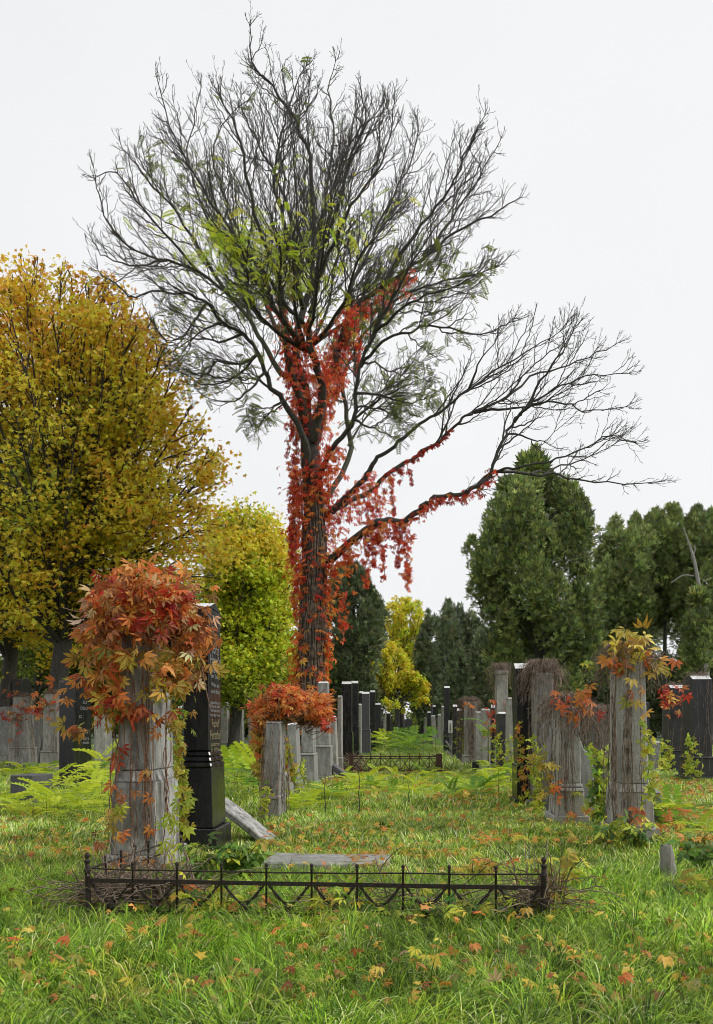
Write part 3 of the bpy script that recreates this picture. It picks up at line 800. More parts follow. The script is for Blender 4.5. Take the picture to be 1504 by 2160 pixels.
def evergreen(name, label, u, Y, prof, n_lobes, per, size, cols, lobe_r=.8, trunk_r=.25, bark='bark', asp=1.0, vbot=None, extra=None):
    """prof: list of (v, left u, right u) outline from the top down, turned about its axis"""
    base = Vector(((u - UC) * Y / F, Y, 0)); S = ppm(Y)
    root = empty(name, base); tag(root, label, 'tree')
    zs = np.array([H - (v - VH) / S for v, a, b in prof])[::-1]
    cx = np.array([((a + b) / 2 - u) / S for v, a, b in prof])[::-1]
    hw = np.array([(b - a) / 2 / S for v, a, b in prof])[::-1]
    ztop = zs[-1]
    k = 9
    tq = [Vector((np.interp(ztop * .93 * i / (k - 1), zs, cx), 0, ztop * .93 * i / (k - 1))) for i in range(k)]
    link('trunk', tubes([tq], [[trunk_r * (1 - .85 * i / (k - 1)) for i in range(k)]], 8).mesh('trunk', M[bark], True), root)
    g = Geo(); br = []
    wts = hw + .25
    for i in range(n_lobes):
        z = zs[0] + (zs[-1] - zs[0]) * (random.random() ** .9)
        for _ in range(20):
            z = random.uniform(zs[0], zs[-1])
            if random.random() < (np.interp(z, zs, hw) + .2) / (hw.max() + .2): break
        w = float(np.interp(z, zs, hw)); c = float(np.interp(z, zs, cx))
        lr = min(lobe_r * random.uniform(.35, 1.0), max(.25, w * .5))
        a = random.uniform(0, 2 * math.pi); rr = max(0, w * random.uniform(.85, 1.12) - lr * .6) * math.sqrt(random.uniform(.5, 1))
        ctr = np.array([c + math.cos(a) * rr, math.sin(a) * rr * asp, z])
        br.append(([Vector((np.interp(max(0, z - .5 * rr), zs, cx), 0, max(.3, z - .5 * rr - .3))), Vector(ctr) * .6 + Vector((np.interp(z, zs, cx) * .4, 0, z * .4 - .15)), Vector(ctr)], [.05, .03, .015]))
        n = int(3.0 * per * (lr / lobe_r) ** 1.6); tone = .6 + .75 * random.random()
        d = unit(n); d[:, 2] = d[:, 2] * .9 + .3
        d = norm(d)
        tp = np.clip(1.0 - .55 * d[:, 2:3], .45, 1.2); T = ctr + d * (lr * np.array([1, 1, 1.8])) * np.concatenate([tp, tp, np.ones_like(tp)], 1) * (rng.uniform(.2, 1.0, (n, 1)) ** .4) + rng.normal(0, .05 * lr, (n, 3))
        Dv = d * .8 + rng.normal(0, .4, (n, 3)); Dv[:, 2] += .75
        C = np.clip(pal(n, cols, jit=.2) * tone, .01, .9)
        g.add(*inst(*SPRAY, T, Dv, d + rng.normal(0, .6, (n, 3)), rng.uniform(size[0], size[1], n) * .5, C))
    if extra:
        for (eu, ev, er) in extra:
            p = at(eu, ev, Y) - base; n = int(per * 1.2); er = er / S
            d = unit(n); T = np.array(tuple(p)) + d * er * rng.uniform(.3, 1, (n, 1))
            g.add(*inst(*SPRAY, T, d + np.array([0, 0, .6]), d + rng.normal(0, .6, (n, 3)), rng.uniform(size[0], size[1], n), pal(n, cols, jit=.2)))
            br.append(([Vector((np.interp(p.z - .6, zs, cx), 0, p.z - .6)), p.lerp(Vector((0, 0, p.z)), .4), p], [.05, .03, .02]))
    tube_obj('branches', br, 4, M[bark], root, 'stuff')
    link('foliage', g.mesh('foliage', M['needle']), root, 'stuff')
    return root
THU = [(.15, .2, .085), (.2, .26, .095), (.28, .35, .11), (.42, .49, .14)]
THD = [(.13, .165, .09), (.17, .21, .105), (.22, .27, .12)]
THY = [(.18, .23, .09), (.26, .32, .11), (.36, .43, .13)]
BIG = evergreen('thuja_tree', 'tall broad thuja behind the right row of stones, tip above the rest', 1120, 45, [(958, 1112, 1136), (1010, 1095, 1180), (1045, 1080, 1218), (1090, 1010, 1245), (1150, 990, 1255), (1250, 978, 1262), (1330, 1012, 1262), (1420, 1025, 1255), (1490, 1050, 1240)], 95, 270, (.35, .75), THU, 1.0, .35, extra=[(1082, 1035, 20), (1125, 985, 24)])
evergreen('thuja_tree', 'dark thuja just right of the red trunk', 742, 52, [(1195, 728, 745), (1230, 700, 782), (1300, 690, 805), (1400, 690, 795), (1500, 700, 800)], 60, 220, (.4, .8), THD, 1.1, .3)
evergreen('thuja_tree', 'dark thuja rising right of the yellow tree down the aisle', 905, 92, [(1288, 900, 912), (1330, 882, 928), (1420, 872, 940), (1520, 880, 935)], 40, 190, (.6, 1.2), THD, 1.6, .35)
evergreen('thuja_tree', 'pointed dark thuja left of the tall broad thuja', 965, 80, [(1256, 962, 970), (1290, 935, 990), (1350, 920, 1030), (1450, 915, 1050), (1530, 920, 1050)], 60, 190, (.55, 1.1), THD, 1.5, .35)
evergreen('thuja_tree', 'dark low thuja behind the dead creeper stones', 1035, 70, [(1330, 1010, 1060), (1400, 990, 1090), (1520, 985, 1100)], 40, 190, (.5, 1.0), THD, 1.3, .3)
evergreen('evergreen_tree', 'round topped evergreen right beside the tall broad thuja', 1300, 58, [(1100, 1310, 1350), (1140, 1265, 1370), (1220, 1245, 1380), (1340, 1245, 1370), (1420, 1255, 1360)], 70, 220, (.4, .85), THY, 1.1, .3, 'bark_grey')
evergreen('evergreen_tree', 'evergreen with two bare grey trunks behind the right stone', 1400, 60, [(1085, 1390, 1430), (1120, 1350, 1460), (1200, 1335, 1470), (1300, 1340, 1465)], 64, 220, (.4, .85), THY, 1.1, .22, 'bark_grey')
evergreen('evergreen_tree', 'evergreen cut off by the right frame edge, behind the pale snag', 1500, 57, [(1080, 1460, 1510), (1120, 1440, 1560), (1220, 1430, 1580), (1330, 1430, 1580), (1420, 1440, 1570)], 76, 220, (.4, .85), THY, 1.1, .3, 'bark_grey')
evergreen('thuja_shrub', 'small bright young thuja in front of the pale snag', 1476, 40, [(1280, 1460, 1490), (1310, 1445, 1500), (1370, 1440, 1502), (1405, 1455, 1498)], 26, 190, (.25, .5), THU, .6, .1, 'bark_grey', extra=[(1474, 1262, 14)])
evergreen('thuja_tree', 'dark evergreen low behind the right black stones', 1330, 72, [(1330, 1280, 1420), (1400, 1250, 1440), (1520, 1245, 1445)], 50, 200, (.5, 1.0), THD, 1.4, .3)
evergreen('thuja_tree', 'dark evergreen low at the right frame edge', 1470, 70, [(1380, 1430, 1540), (1440, 1415, 1560), (1530, 1410, 1570)], 40, 200, (.5, 1.0), THD, 1.4, .3)
evergreen('thuja_tree', 'dark evergreen low behind the tall broad thuja', 1175, 75, [(1330, 1130, 1260), (1430, 1090, 1290), (1530, 1090, 1290)], 50, 200, (.5, 1.0), THD, 1.4, .3)
leafy_tree('shade_tree', 'dim olive tree far behind the left black stones of the aisle', 720, 95, [(700, 1440, 90, 80, 5), (770, 1450, 60, 60, 4)], 14, 9000, dark_col, (.3, .5), 0, 'bark', KITE, .3, .5, fill=6000, spac=(1.0, .8))
leafy_tree('shade_tree', 'dim olive tree far behind the tall black stone of the aisle', 950, 105, [(930, 1470, 90, 60, 5), (890, 1430, 50, 70, 4)], 14, 9000, dark_col, (.3, .5), 0, 'bark', KITE, .3, .5, fill=6000, spac=(1.0, .8))
leafy_tree('shade_tree', 'dim olive tree far behind everything at the left frame edge', 150, 70, [(120, 1450, 260, 70, 5), (400, 1460, 200, 60, 5)], 14, 12000, dark_col, (.25, .45), 0, 'bark', KITE, .3, .5, fill=9000, spac=(1.0, .8))

# the belt of trees that closes the view far behind the graves: one tree built, then copied
def belt():
    src = leafy_tree('far_tree', 'dim green tree in the far belt closing the view', 0, 130, [(0, 1500, 75, 62, 5), (40, 1520, 60, 45, 5), (-40, 1525, 60, 40, 5)], 12, 7000, olive_col, (.35, .6), 0, 'bark', KITE, .3, .3, fill=6000, spac=(1.4, 1.2), group='far belt of trees')
    kids = list(src.children)
    k = 0
    for u, Y, sc in ((70, 120, 1.0), (160, 135, 1.1), (240, 125, .9), (330, 140, 1.1), (420, 128, 1.0), (520, 138, 1.1), (620, 130, 1.0), (720, 142, 1.1), (800, 150, .9), (900, 150, 1.0), (990, 140, 1.1), (1090, 128, 1.0), (1180, 138, 1.1), (1280, 130, 1.0), (1380, 136, 1.1), (1480, 126, 1.0), (1560, 132, 1.1)):
        r = src.copy(); COL.objects.link(r); r.location = ((u - UC) * Y / F, Y, 0); r.rotation_euler = (0, 0, random.uniform(0, 6)); r.scale = (sc, sc, sc * random.uniform(.85, 1.25))
        for c in kids:
            d = c.copy(); COL.objects.link(d); d.parent = r
belt()
# the avenue goes on behind the viewpoint: dark trees there keep the near faces of the stones in shade
for (x, y, sc, lab) in ((-14, -20, .9, 'far left'), (-6, -23, .95, 'left of the path'), (2.5, -25, .85, 'on the path line'), (11, -22, .9, 'right of the path'), (20, -19, .9, 'far right')):
    r = BIG.copy(); COL.objects.link(r); r.location = (x, y, 0); r.rotation_euler = (0, 0, x); r.scale = (sc, sc, sc)
    r['label'] = 'broad thuja standing behind the viewpoint, ' + lab
    for c in list(BIG.children):
        d = c.copy(); COL.objects.link(d); d.parent = r
# pale dead snag
def snag():
    Y = 48; b = Vector(((1494 - UC) * Y / F, Y, 0)); root = empty('dead_snag', b); tag(root, 'pale barkless dead trunk leaning among the evergreens at right', 'tree')
    q = catmull([at(1496, 1560, Y) - b, at(1486, 1330, Y) - b, at(1468, 1200, Y) - b, at(1455, 1150, Y) - b], 16)
    link('trunk', tubes([q], [[.17 - .11 * i / 15 for i in range(16)]], 8).mesh('trunk', M['bark_pale'], True), root)
    br = []
    for (a, c, d) in (((1464, 1215), (1440, 1214), (1415, 1230)), ((1456, 1155), (1448, 1130), (1440, 1110)), ((1460, 1180), (1466, 1160), (1464, 1150)), ((1490, 1350), (1492, 1300), (1491, 1275))):
        br.append((catmull([at(*p, Y) - b for p in (a, c, d)], 8), [.05 - .004 * i for i in range(8)]))
    for x in br: link('branch', tubes([x[0]], [x[1]], 5).mesh('branch', M['bark_pale'], True), root)
snag()

#@@STONES
def prism(prof, hx0, hx1, off=0.0, bev=0.008, wob=0.0):
    """profile of (y, z) points extruded along x, half thickness running from hx0 at the bottom to hx1 at the top"""
    bm = bmesh.new()
    zs = [p[1] for p in prof]; z0, z1 = min(zs), max(zs)
    def hx(z): return hx0 + (hx1 - hx0) * ((z - z0) / max(1e-6, z1 - z0))
    A = [bm.verts.new((off - hx(z), y, z)) for y, z in prof]
    B = [bm.verts.new((off + hx(z), y, z)) for y, z in prof]
    n = len(prof)
    bm.faces.new(A); bm.faces.new(B[::-1])
    for i in range(n):
        j = (i + 1) % n
        bm.faces.new((A[j], A[i], B[i], B[j]))
    bmesh.ops.recalc_face_normals(bm, faces=bm.faces)
    if bev: bmesh.ops.bevel(bm, geom=list(bm.edges), offset=bev, segments=1, affect='EDGES', profile=.5)
    return bm
def bm_obj(name, bm, mat, parent=None, smooth=False):
    me = bpy.data.meshes.new(name); bm.to_mesh(me); bm.free()
    for m in (mat if isinstance(mat, (list, tuple)) else [mat]): me.materials.append(m)
    return link(name, me, parent)
def rect(w0, w1, z0, z1): return [(-w0, z0), (w0, z0), (w1, z1), (-w1, z1)]
STONES = {}; SHAFT = {}
def stone(key, label, u, vb, vt, tpx, w, mat, style='plain', lean=0.0, leany=0.0, plinth=.3, taper=.85, cap=None, base=True, mouldings=1, side=-1, group=None, Yd=None, bh=.19, chamfer=False):
    """u: centre of the camera-facing side at the base; vb, vt: base and top row; tpx: its thickness in px; w: width along the row (m)"""
    p = P(u, vb) if Yd is None else Vector(((u - UC) * Yd / F, Yd, 0))
    S = ppm(p.y); h = (vb - vt) / S if Yd is None else (VH + F * H / Yd - vt) / S
    t = tpx / S / 2; w = w / 2
    ax = Vector((AIS, 1, 0)).normalized()
    root = empty('gravestone', p + ax * w + Vector((0, 0, -.04)), RZ)
    root.rotation_euler = (leany, lean, RZ)
    tag(root, label, 'gravestone', group)
    h += .04
    bh = bh if base else 0.0
    z = 0.0
    m = M[mat]
    if base:
        bm_obj('base', prism(rect(w * 1.3, w * 1.27, 0, bh), t * 1.75, t * 1.7), m, root); z = bh
    ph = h * plinth
    if plinth:
        pl = bm_obj('plinth', prism(rect(w * 1.12, w * 1.07, z + .002, ph), t * 1.34, t * 1.24), m, root); z = ph
        if chamfer:
            bm_obj('moulding', prism(rect(w * 1.09, w * .99, z + .002, z + .09), t * 1.22, t * .99, bev=.004), m, pl); z += .092
        for k in range(0 if chamfer else mouldings):
            bm_obj('moulding', prism(rect(w * (1.14 - .06 * k), w * (1.08 - .06 * k), z + .002, z + .05), t * (1.3 - .08 * k), t * (1.18 - .08 * k), bev=.012), m, pl); z += .052
    ch = 0.0
    tw = w * taper; tt = t * (taper + .06)
    if style == 'plain':
        ch = .05
        sh = bm_obj('shaft', prism(rect(w, tw, z + .002, h - ch), t, tt), m, root)
        # low gable on top, pale where cap is set
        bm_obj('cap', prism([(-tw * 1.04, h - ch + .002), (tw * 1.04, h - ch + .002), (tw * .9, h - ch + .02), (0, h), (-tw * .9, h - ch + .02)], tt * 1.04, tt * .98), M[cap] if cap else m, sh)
    elif style == 'gable':
        gh = .07
        sh = bm_obj('shaft', prism(rect(w, tw, z + .002, h - gh), t, tt), m, root)
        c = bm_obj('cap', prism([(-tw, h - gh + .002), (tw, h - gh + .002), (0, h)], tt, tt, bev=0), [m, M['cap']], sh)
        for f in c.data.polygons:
            if f.normal.z > .3: f.material_index = 1  # upward faces take the pale material, ends keep the stone's
    elif style == 'round':
        pr = [(-w, z + .002), (w, z + .002)]
        for i in range(9):
            a = math.pi * i / 8
            pr.append((tw * math.cos(a), h - tw * .35 + tw * .35 * math.sin(a)))
        sh = bm_obj('slab', prism(pr, t, tt), m, root)
    elif style == 'slope':            # polished top sloping to the camera, pale on its upward faces
        gh = .09
        sh = bm_obj('shaft', prism(rect(w, tw, z + .002, h - gh), t, tt), m, root)
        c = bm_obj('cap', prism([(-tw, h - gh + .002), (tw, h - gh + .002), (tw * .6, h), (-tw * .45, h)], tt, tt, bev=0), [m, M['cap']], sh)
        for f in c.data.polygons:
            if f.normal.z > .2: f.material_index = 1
    elif style == 'stele':            # stepped cornice
        sh = bm_obj('shaft', prism(rect(w, tw, z + .002, h - .16), t, tt), m, root)
        bm_obj('cornice', prism(rect(tw * 1.05, tw * 1.14, h - .158, h - .08), tt * 1.04, tt * 1.2, bev=.015), m, root)
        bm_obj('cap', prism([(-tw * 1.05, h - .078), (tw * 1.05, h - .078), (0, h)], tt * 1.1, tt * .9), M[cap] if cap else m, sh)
    STONES[key] = (root, h, t, w, S); SHAFT[key] = sh
    return root
# --- left row
stone('L1', 'broad streaked grey marble monument under an orange creeper crown, behind the iron fence', 283, 1850, 1290, 72, .70, 'marble', 'stele', plinth=.37, taper=.84, bh=.22, chamfer=True)
stone('L2', 'tall polished black granite obelisk with silver inscription beside the streaked monument', 413, 1805, 1264, 56, .55, 'black', 'gable', plinth=.355, taper=.93, mouldings=3, bh=.3)
stone('L3', 'short dark grey stone under the orange creeper dome, first past the black obelisk', 567, 1735, 1518, 33, .66, 'concrete', 'plain', plinth=.25, taper=.86, base=False, lean=.035)
stone('L3b', 'knee high grey stub beside the short stone under the creeper dome', 602, 1697, 1630, 18, .5, 'lime', 'plain', plinth=0, taper=.95, base=False)
stone('L4', 'narrow pale edged grey stone, second under the orange creeper dome', 619, 1682, 1524, 21, .6, 'concrete', 'plain', plinth=.2, taper=.82, cap='cap', lean=-.03)
stone('L5', 'grey stone on a block base, third under the orange creeper dome', 648, 1664, 1506, 25, .6, 'concrete', 'plain', plinth=.46, taper=.9, base=True)
stone('L6', 'tall grey stone with pale tapering shaft right against the red trunk', 680, 1652, 1436, 28, .6, 'concrete', 'plain', plinth=.36, taper=.66, cap='cap')
stone('L7', 'plain grey stone with white edge, just right of the tall pale shaft', 703, 1645, 1510, 17, .6, 'lime', 'plain', plinth=0, taper=.82, cap='cap', base=False, lean=-.03)
stone('L8', 'narrow reddish overgrown stone left of the twin black pillars', 716, 1632, 1466, 9, .5, 'lime', 'plain', plinth=.2, taper=.85, base=False)
stone('L9', 'left one of the twin tall black pillars behind the rusty fence', 731, 1617, 1437, 20, .6, 'black', 'slope', plinth=.4, taper=.97)
stone('L10', 'right one of the twin tall black pillars behind the rusty fence', 748, 1607, 1436, 14, .55, 'black', 'slope', plinth=.43, taper=.97)
stone('L11', 'narrow light stone between the twin black pillars and the grey pillar', 758, 1602, 1484, 7, .5, 'lime', 'plain', plinth=.0, taper=.9, cap='cap', base=False)
stone('L12', 'dark grey granite pillar with sloping top in the left far row', 771, 1599, 1459, 16, .6, 'grey', 'slope', plinth=.43, taper=.92)
stone('L13', 'slim black pillar hidden behind the dark grey granite pillar', 762, 1592, 1458, 8, .5, 'black', 'slope', plinth=.4, taper=.97)
stone('L14', 'black pillar on stepped base right of the dark grey pillar', 786, 1591, 1456, 10, .6, 'black', 'slope', plinth=.46, taper=.95)
stone('L15', 'plain black block right of the stepped black pillar', 797, 1584, 1483, 12, .6, 'blackgrey', 'slope', plinth=.0, taper=.97)
stone('L16', 'small dark stone at the far end of the left row, before the pale post', 806, 1578, 1494, 5, .6, 'blackgrey', 'plain', plinth=.3, cap='cap')
stone('L17', 'pale grey post at the far end of the left row', 811, 1574, 1504, 6, .5, 'concrete', 'plain', plinth=.2, cap='cap')
stone('L18', 'small black pillar with plinth at the far end of the left row', 819, 1577, 1502, 8, .6, 'black', 'slope', plinth=.45)
stone('L19', 'last tiny dark stone of the left row', 826, 1569, 1508, 4, .6, 'blackgrey', 'plain', plinth=.3, cap='cap')
stone('E1', 'dark round topped stone closing the far end of the aisle', 862, 1561, 1516, 15, .4, 'grey', 'round', plinth=.0)
# --- right row
stone('R1', 'tall vine wrapped limestone with bushy top, nearest on the right', 1342, 1776, 1383, 56, .6, 'pale', 'plain', plinth=.28, taper=.84, base=True, lean=-.012, chamfer=True)
stone('R1b', 'low pale block attached behind the nearest right stone', 1388, 1745, 1665, 16, .5, 'concrete', 'plain', plinth=0, taper=.97, base=False)
stone('R2', 'short creeper draped stone with ribbed band, second on the right', 1203, 1746, 1486, 44, .55, 'pale', 'plain', plinth=.31, taper=.9, mouldings=2)
stone('R4', 'dark grey stone with haystack of dead creeper, right of the tall black pillar', 1157, 1716, 1414, 38, .62, 'concrete', 'plain', plinth=.33, taper=.86, base=True, lean=-.025)
stone('R5', 'tall slanting topped black pillar between two creeper haystacks', 1112, 1706, 1397, 31, .6, 'black', 'slope', plinth=.3, taper=.95, lean=-.03)
stone('R6', 'grey stone touching the left side of the tall black pillar', 1084, 1662, 1470, 23, .6, 'lime', 'plain', plinth=.2, taper=.9)
stone('R7', 'low matt black slab with scarlet leaves above it', 1063, 1652, 1501, 21, .6, 'blackgrey', 'plain', plinth=.0, taper=.97, cap='cap')
stone('R8', 'tall pale stone with tangled dead top behind the low black slab', 1060, 1640, 1410, 25, .6, 'lime', 'stele', plinth=.3, taper=.85)
stone('R9', 'narrow pale stone with red and yellow leaves by the seedling', 1026, 1640, 1494, 17, .6, 'lime', 'plain', plinth=.2, taper=.9, cap='cap')
stone('R10', 'stone fully buried in brown dead creeper, middle of the right row', 993, 1622, 1478, 28, .7, 'lime', 'plain', plinth=.2, taper=.9)
stone('R11', 'black pillar with thick white top left of the buried stone', 970, 1610, 1494, 11, .5, 'blackgrey', 'slope', plinth=.22, taper=.97)
stone('R12', 'dark pillar with vine behind the white topped black pillar', 960, 1602, 1486, 9, .5, 'black', 'slope', plinth=.3, taper=.95)
stone('R13', 'very tall slender black pillar in the right far row', 943, 1594, 1447, 11, .6, 'black', 'slope', plinth=.36, taper=.98)
stone('R14', 'grey rough post left of the very tall slender black pillar', 935, 1584, 1489, 7, .5, 'lime', 'plain', plinth=.0, cap='cap')
stone('R15', 'mossy pale stone in the right far row, two left of the slender pillar', 927, 1580, 1507, 7, .5, 'lime', 'plain', plinth=.0, cap='cap')
stone('R16', 'pale leaning slab in the right far row', 918, 1575, 1509, 9, .5, 'lime', 'plain', plinth=.0, cap='cap', lean=-.06)
stone('R17', 'small black pillar with white top behind the pale leaning slab', 916, 1569, 1488, 7, .5, 'black', 'slope', plinth=.3)
stone('R18', 'plain dark block at the far end of the right row', 905, 1565, 1501, 8, .6, 'blackgrey', 'slope', plinth=.0)
stone('R19', 'pale worn post at the far end of the right row', 897, 1563, 1513, 6, .5, 'lime', 'plain', plinth=.0, cap='cap')
stone('R20', 'thin black pillar left of the pale worn post, far end of right row', 891, 1562, 1507, 5, .6, 'black', 'slope', plinth=.3)
stone('R21', 'farthest thin black stone of the right row', 883, 1560, 1508, 4, .6, 'black', 'slope', plinth=.3)
stone('R3', 'stone hidden under a brown creeper mop, behind the curled shoulder stone', 1266, 1690, 1500, 30, .5, 'concrete', 'plain', plinth=.2, taper=.9)
stone('R22', 'grey worn stone in the gap left of the narrow pale stone', 1010, 1630, 1500, 12, .6, 'lime', 'plain', plinth=.2, taper=.9)
stone('R23', 'slim black stone left of the tall pale stone with tangled top', 1043, 1636, 1486, 12, .6, 'black', 'slope', plinth=.3, taper=.95)
stone('R24', 'dim grey stone right of the haystack stone, behind the short ribbed stone', 1182, 1672, 1466, 22, .6, 'concrete', 'plain', plinth=.2, taper=.9)
# --- right back rows
stone('B1', 'polished dark stone with ledge, left of the two at the right edge', 1430, 1634, 1444, 30, .7, 'blackgrey', 'slope', plinth=.27, taper=.93)
stone('B2', 'big dark stone with ledge cut by the right frame edge', 1482, 1652, 1424, 40, .8, 'blackgrey', 'slope', plinth=.24, taper=.93)
stone('B3', 'short pale grey post between the vine wrapped stone and the dark stones', 1385, 1634, 1563, 17, .4, 'concrete', 'plain', plinth=0, base=False, cap='cap')
stone('B4', 'pale low stone in the gap left of the vine wrapped stone', 1276, 1604, 1548, 22, .5, 'concrete', 'plain', plinth=0, base=False)
stone('B5', 'slim dark stone seen over the vine wrapped stone shoulder', 1366, 1606, 1480, 9, .5, 'blackgrey', 'plain', plinth=.2)
stone('B6', 'white topped stone far behind the haystack stones', 1272, 1596, 1496, 12, .5, 'lime', 'plain', plinth=.2, cap='cap')
stone('B7', 'pale narrow post between the two dark stones at right', 1447, 1622, 1560, 8, .4, 'lime', 'plain', plinth=0, base=False)
# --- left back rows
stone('K1', 'black round topped stone half hidden by the orange creeper at left', 140, 1665, 1423, 32, 1.0, 'black', 'round', plinth=.0, taper=.97)
stone('K2', 'pale stone with red creeper hood left of the round topped black stone', 104, 1632, 1463, 30, .6, 'lime', 'plain', plinth=.28, taper=.85)
stone('K3', 'pale stone with red creeper hood at the left edge', 40, 1624, 1468, 32, .6, 'lime', 'plain', plinth=.3, taper=.85)
stone('K4', 'dark gabled stone rising behind the hooded stones at the left edge', 34, 1612, 1430, 20, .9, 'blackgrey', 'round', plinth=.0, taper=.97)
stone('K5', 'pale stone right of the round topped black stone', 209, 1640, 1500, 24, .6, 'lime', 'plain', plinth=.2, taper=.9)
stone('K6', 'grey dim stone cut by the left frame edge', 6, 1618, 1490, 18, .6, 'concrete', 'plain', plinth=.2)
stone('K7', 'grey dim stone between the two hooded stones', 74, 1612, 1500, 14, .6, 'concrete', 'plain', plinth=.2)
stone('K8', 'pale capped stone just right of the black obelisk', 472, 1588, 1480, 15, .6, 'lime', 'stele', plinth=.2, cap='cap', taper=.9)
stone('K9', 'dark stone with a red leaf tassel right of the pale capped stone', 487, 1584, 1492, 9, .6, 'blackgrey', 'plain', plinth=.2)
stone('K10', 'pale weathered stone left of the orange creeper dome', 504, 1588, 1496, 14, .6, 'lime', 'plain', plinth=.2, taper=.88)
stone('K11', 'dim stone behind the orange creeper dome', 531, 1590, 1500, 15, .6, 'lime', 'plain', plinth=.2, taper=.88)

# lettering on the two black stones
def letters(root, x, lines, size_to, mat, name='lettering'):
    for body, y, z, wd, ht in lines:
        cu = bpy.data.curves.new('t', 'FONT'); cu.body = body; cu.size = ht * 1.3; cu.extrude = .001; cu.align_x = 'CENTER'
        ob = bpy.data.objects.new('t', cu); COL.objects.link(ob)
        dg = bpy.context.evaluated_depsgraph_get(); dg.update()
        me = bpy.data.meshes.new_from_object(ob.evaluated_get(dg))
        bpy.data.objects.remove(ob); bpy.data.curves.remove(cu)
        xs = [v.co.x for v in me.vertices] or [0, 1]
        sc = wd / max(1e-6, max(xs) - min(xs))
        for v in me.vertices:
            a, b, c = v.co
            v.co = (x(z) + c + .002, y + a * sc, z + b)
        me.materials.clear(); me.materials.append(M[mat])
        link(name, me, root)
def do_letters():
    root, h, t, w, S = STONES['L2']
    def zz(v): return (1805 - v) / S + .04
    xf = lambda z: t * (.99 + (1.0 - .99)) * (1 - .01 * 0) * (1 + (-.01) * ((z - .9) / 1.5))
    xf = lambda z: t * (1 + (.99 - 1) * (z - h * .36) / (h * .6)) + .001
    letters(SHAFT['L2'], xf, [('Lotte', 0, zz(1375), .34, .10), ('Herschl', 0, zz(1400), .46, .11), ('geboren in', 0, zz(1416), .40, .045), ('der Stadt', 0, zz(1428), .40, .045), ('Wien am', 0, zz(1447), .36, .045), ('und dort', 0, zz(1461), .40, .045),
                       ('gestorben am', 0, zz(1484), .44, .035), ('in ihrem Jahre', 0, zz(1492), .44, .035), ('tief betrauert', 0, zz(1501), .44, .035), ('von den Ihren', 0, zz(1511), .44, .035)], 1, 'silver')
    letters(SHAFT['L2'], xf, [('Rudolf', 0, zz(1534), .34, .09), ('Herschel', 0, zz(1560), .46, .10), ('gestorben', 0, zz(1574), .38, .04), ('in Wien', 0, zz(1586), .38, .04)], 1, 'gold')
    root, h, t, w, S = STONES['K1']
    def z2(v): return (1665 - v) / S + .04
    letters(SHAFT['K1'], lambda z: t * (1 + .03 * z / h) + .001, [('ELI', .1, z2(1483), .2, .07), ('COLLE', .05, z2(1496), .42, .07), ('G .', -.1, z2(1514), .25, .06), ('1931', .2, z2(1548), .3, .07), ('WIEN', .1, z2(1562), .45, .06), ('1868', .1, z2(1570), .4, .05)], 1, 'silver')
do_letters()

# second broken pieces
def slab_obj(name, label, cat, c, size, rot, mat, bev=.01):
    bm = bmesh.new(); bmesh.ops.create_cube(bm, size=1.0)
    for v in bm.verts: v.co = Vector((v.co.x * size[0], v.co.y * size[1], v.co.z * size[2]))
    bmesh.ops.subdivide_edges(bm, edges=list(bm.edges), cuts=2, use_grid_fill=True)
    for v in bm.verts: v.co += rv() * .004
    bmesh.ops.bevel(bm, geom=[e for e in bm.edges if e.calc_length() > 0 and len(e.link_faces) == 2 and e.calc_face_angle(0) > .8], offset=bev, segments=1, affect='EDGES')
    o = bm_obj(name, bm, M[mat]); o.location = c; o.rotation_euler = rot; tag(o, label, cat); return o
p = P(525, 1782); slab_obj('fallen_slab', 'grey slab leaning against the back of the black obelisk base', 'slab', (p.x - .05, p.y + .25, .2), (.75, .5, .07), (0, math.radians(38), RZ), 'marble')
p = P(725, 1650); slab_obj('fallen_slab', 'dark tilted slab at the left end of the rusty fence', 'slab', (p.x, p.y, .18), (.62, .5, .12), (0, math.radians(36), RZ), 'grey')
p = P(45, 1704); slab_obj('stone_block', 'dark granite block lying among green fronds at the left edge', 'stone block', (p.x + .05, p.y + .3, .25), (.38, .62, .5), (0, 0, RZ - .1), 'grey')
p = P(1005, 1634); slab_obj('stone_block', 'small dark broken block before the buried stone', 'stone block', (p.x, p.y, .16), (.25, .3, .34), (0, .06, RZ), 'blackgrey')
p = P(690, 1842); slab_obj('grave_slab', 'flat pale stone slab lying in the grass behind the iron fence', 'slab', (p.x + .0, p.y + .27, .035), (1.06, .62, .1), (.0, 0.01, RZ), 'concrete')
p = P(1012 - 70, 1600); slab_obj('fallen_slab', 'pale broken slab leaning by the slender black pillar', 'slab', (p.x + .2, p.y - .2, .35), (.9, .3, .07), (0, math.radians(55), RZ), 'lime')
p = P(1012 - 62, 1606); slab_obj('fallen_slab', 'lower pale broken slab by the slender black pillar', 'slab', (p.x + .1, p.y - .2, .16), (.7, .3, .07), (0, math.radians(40), RZ), 'lime')
p = P(1015 - 50, 1676); slab_obj('grave_slab', 'thin pale grave kerb half hidden by yellow green fronds', 'slab', (p.x - .75, p.y + .4, .05), (.75, .35, .08), (0, 0, RZ), 'lime')
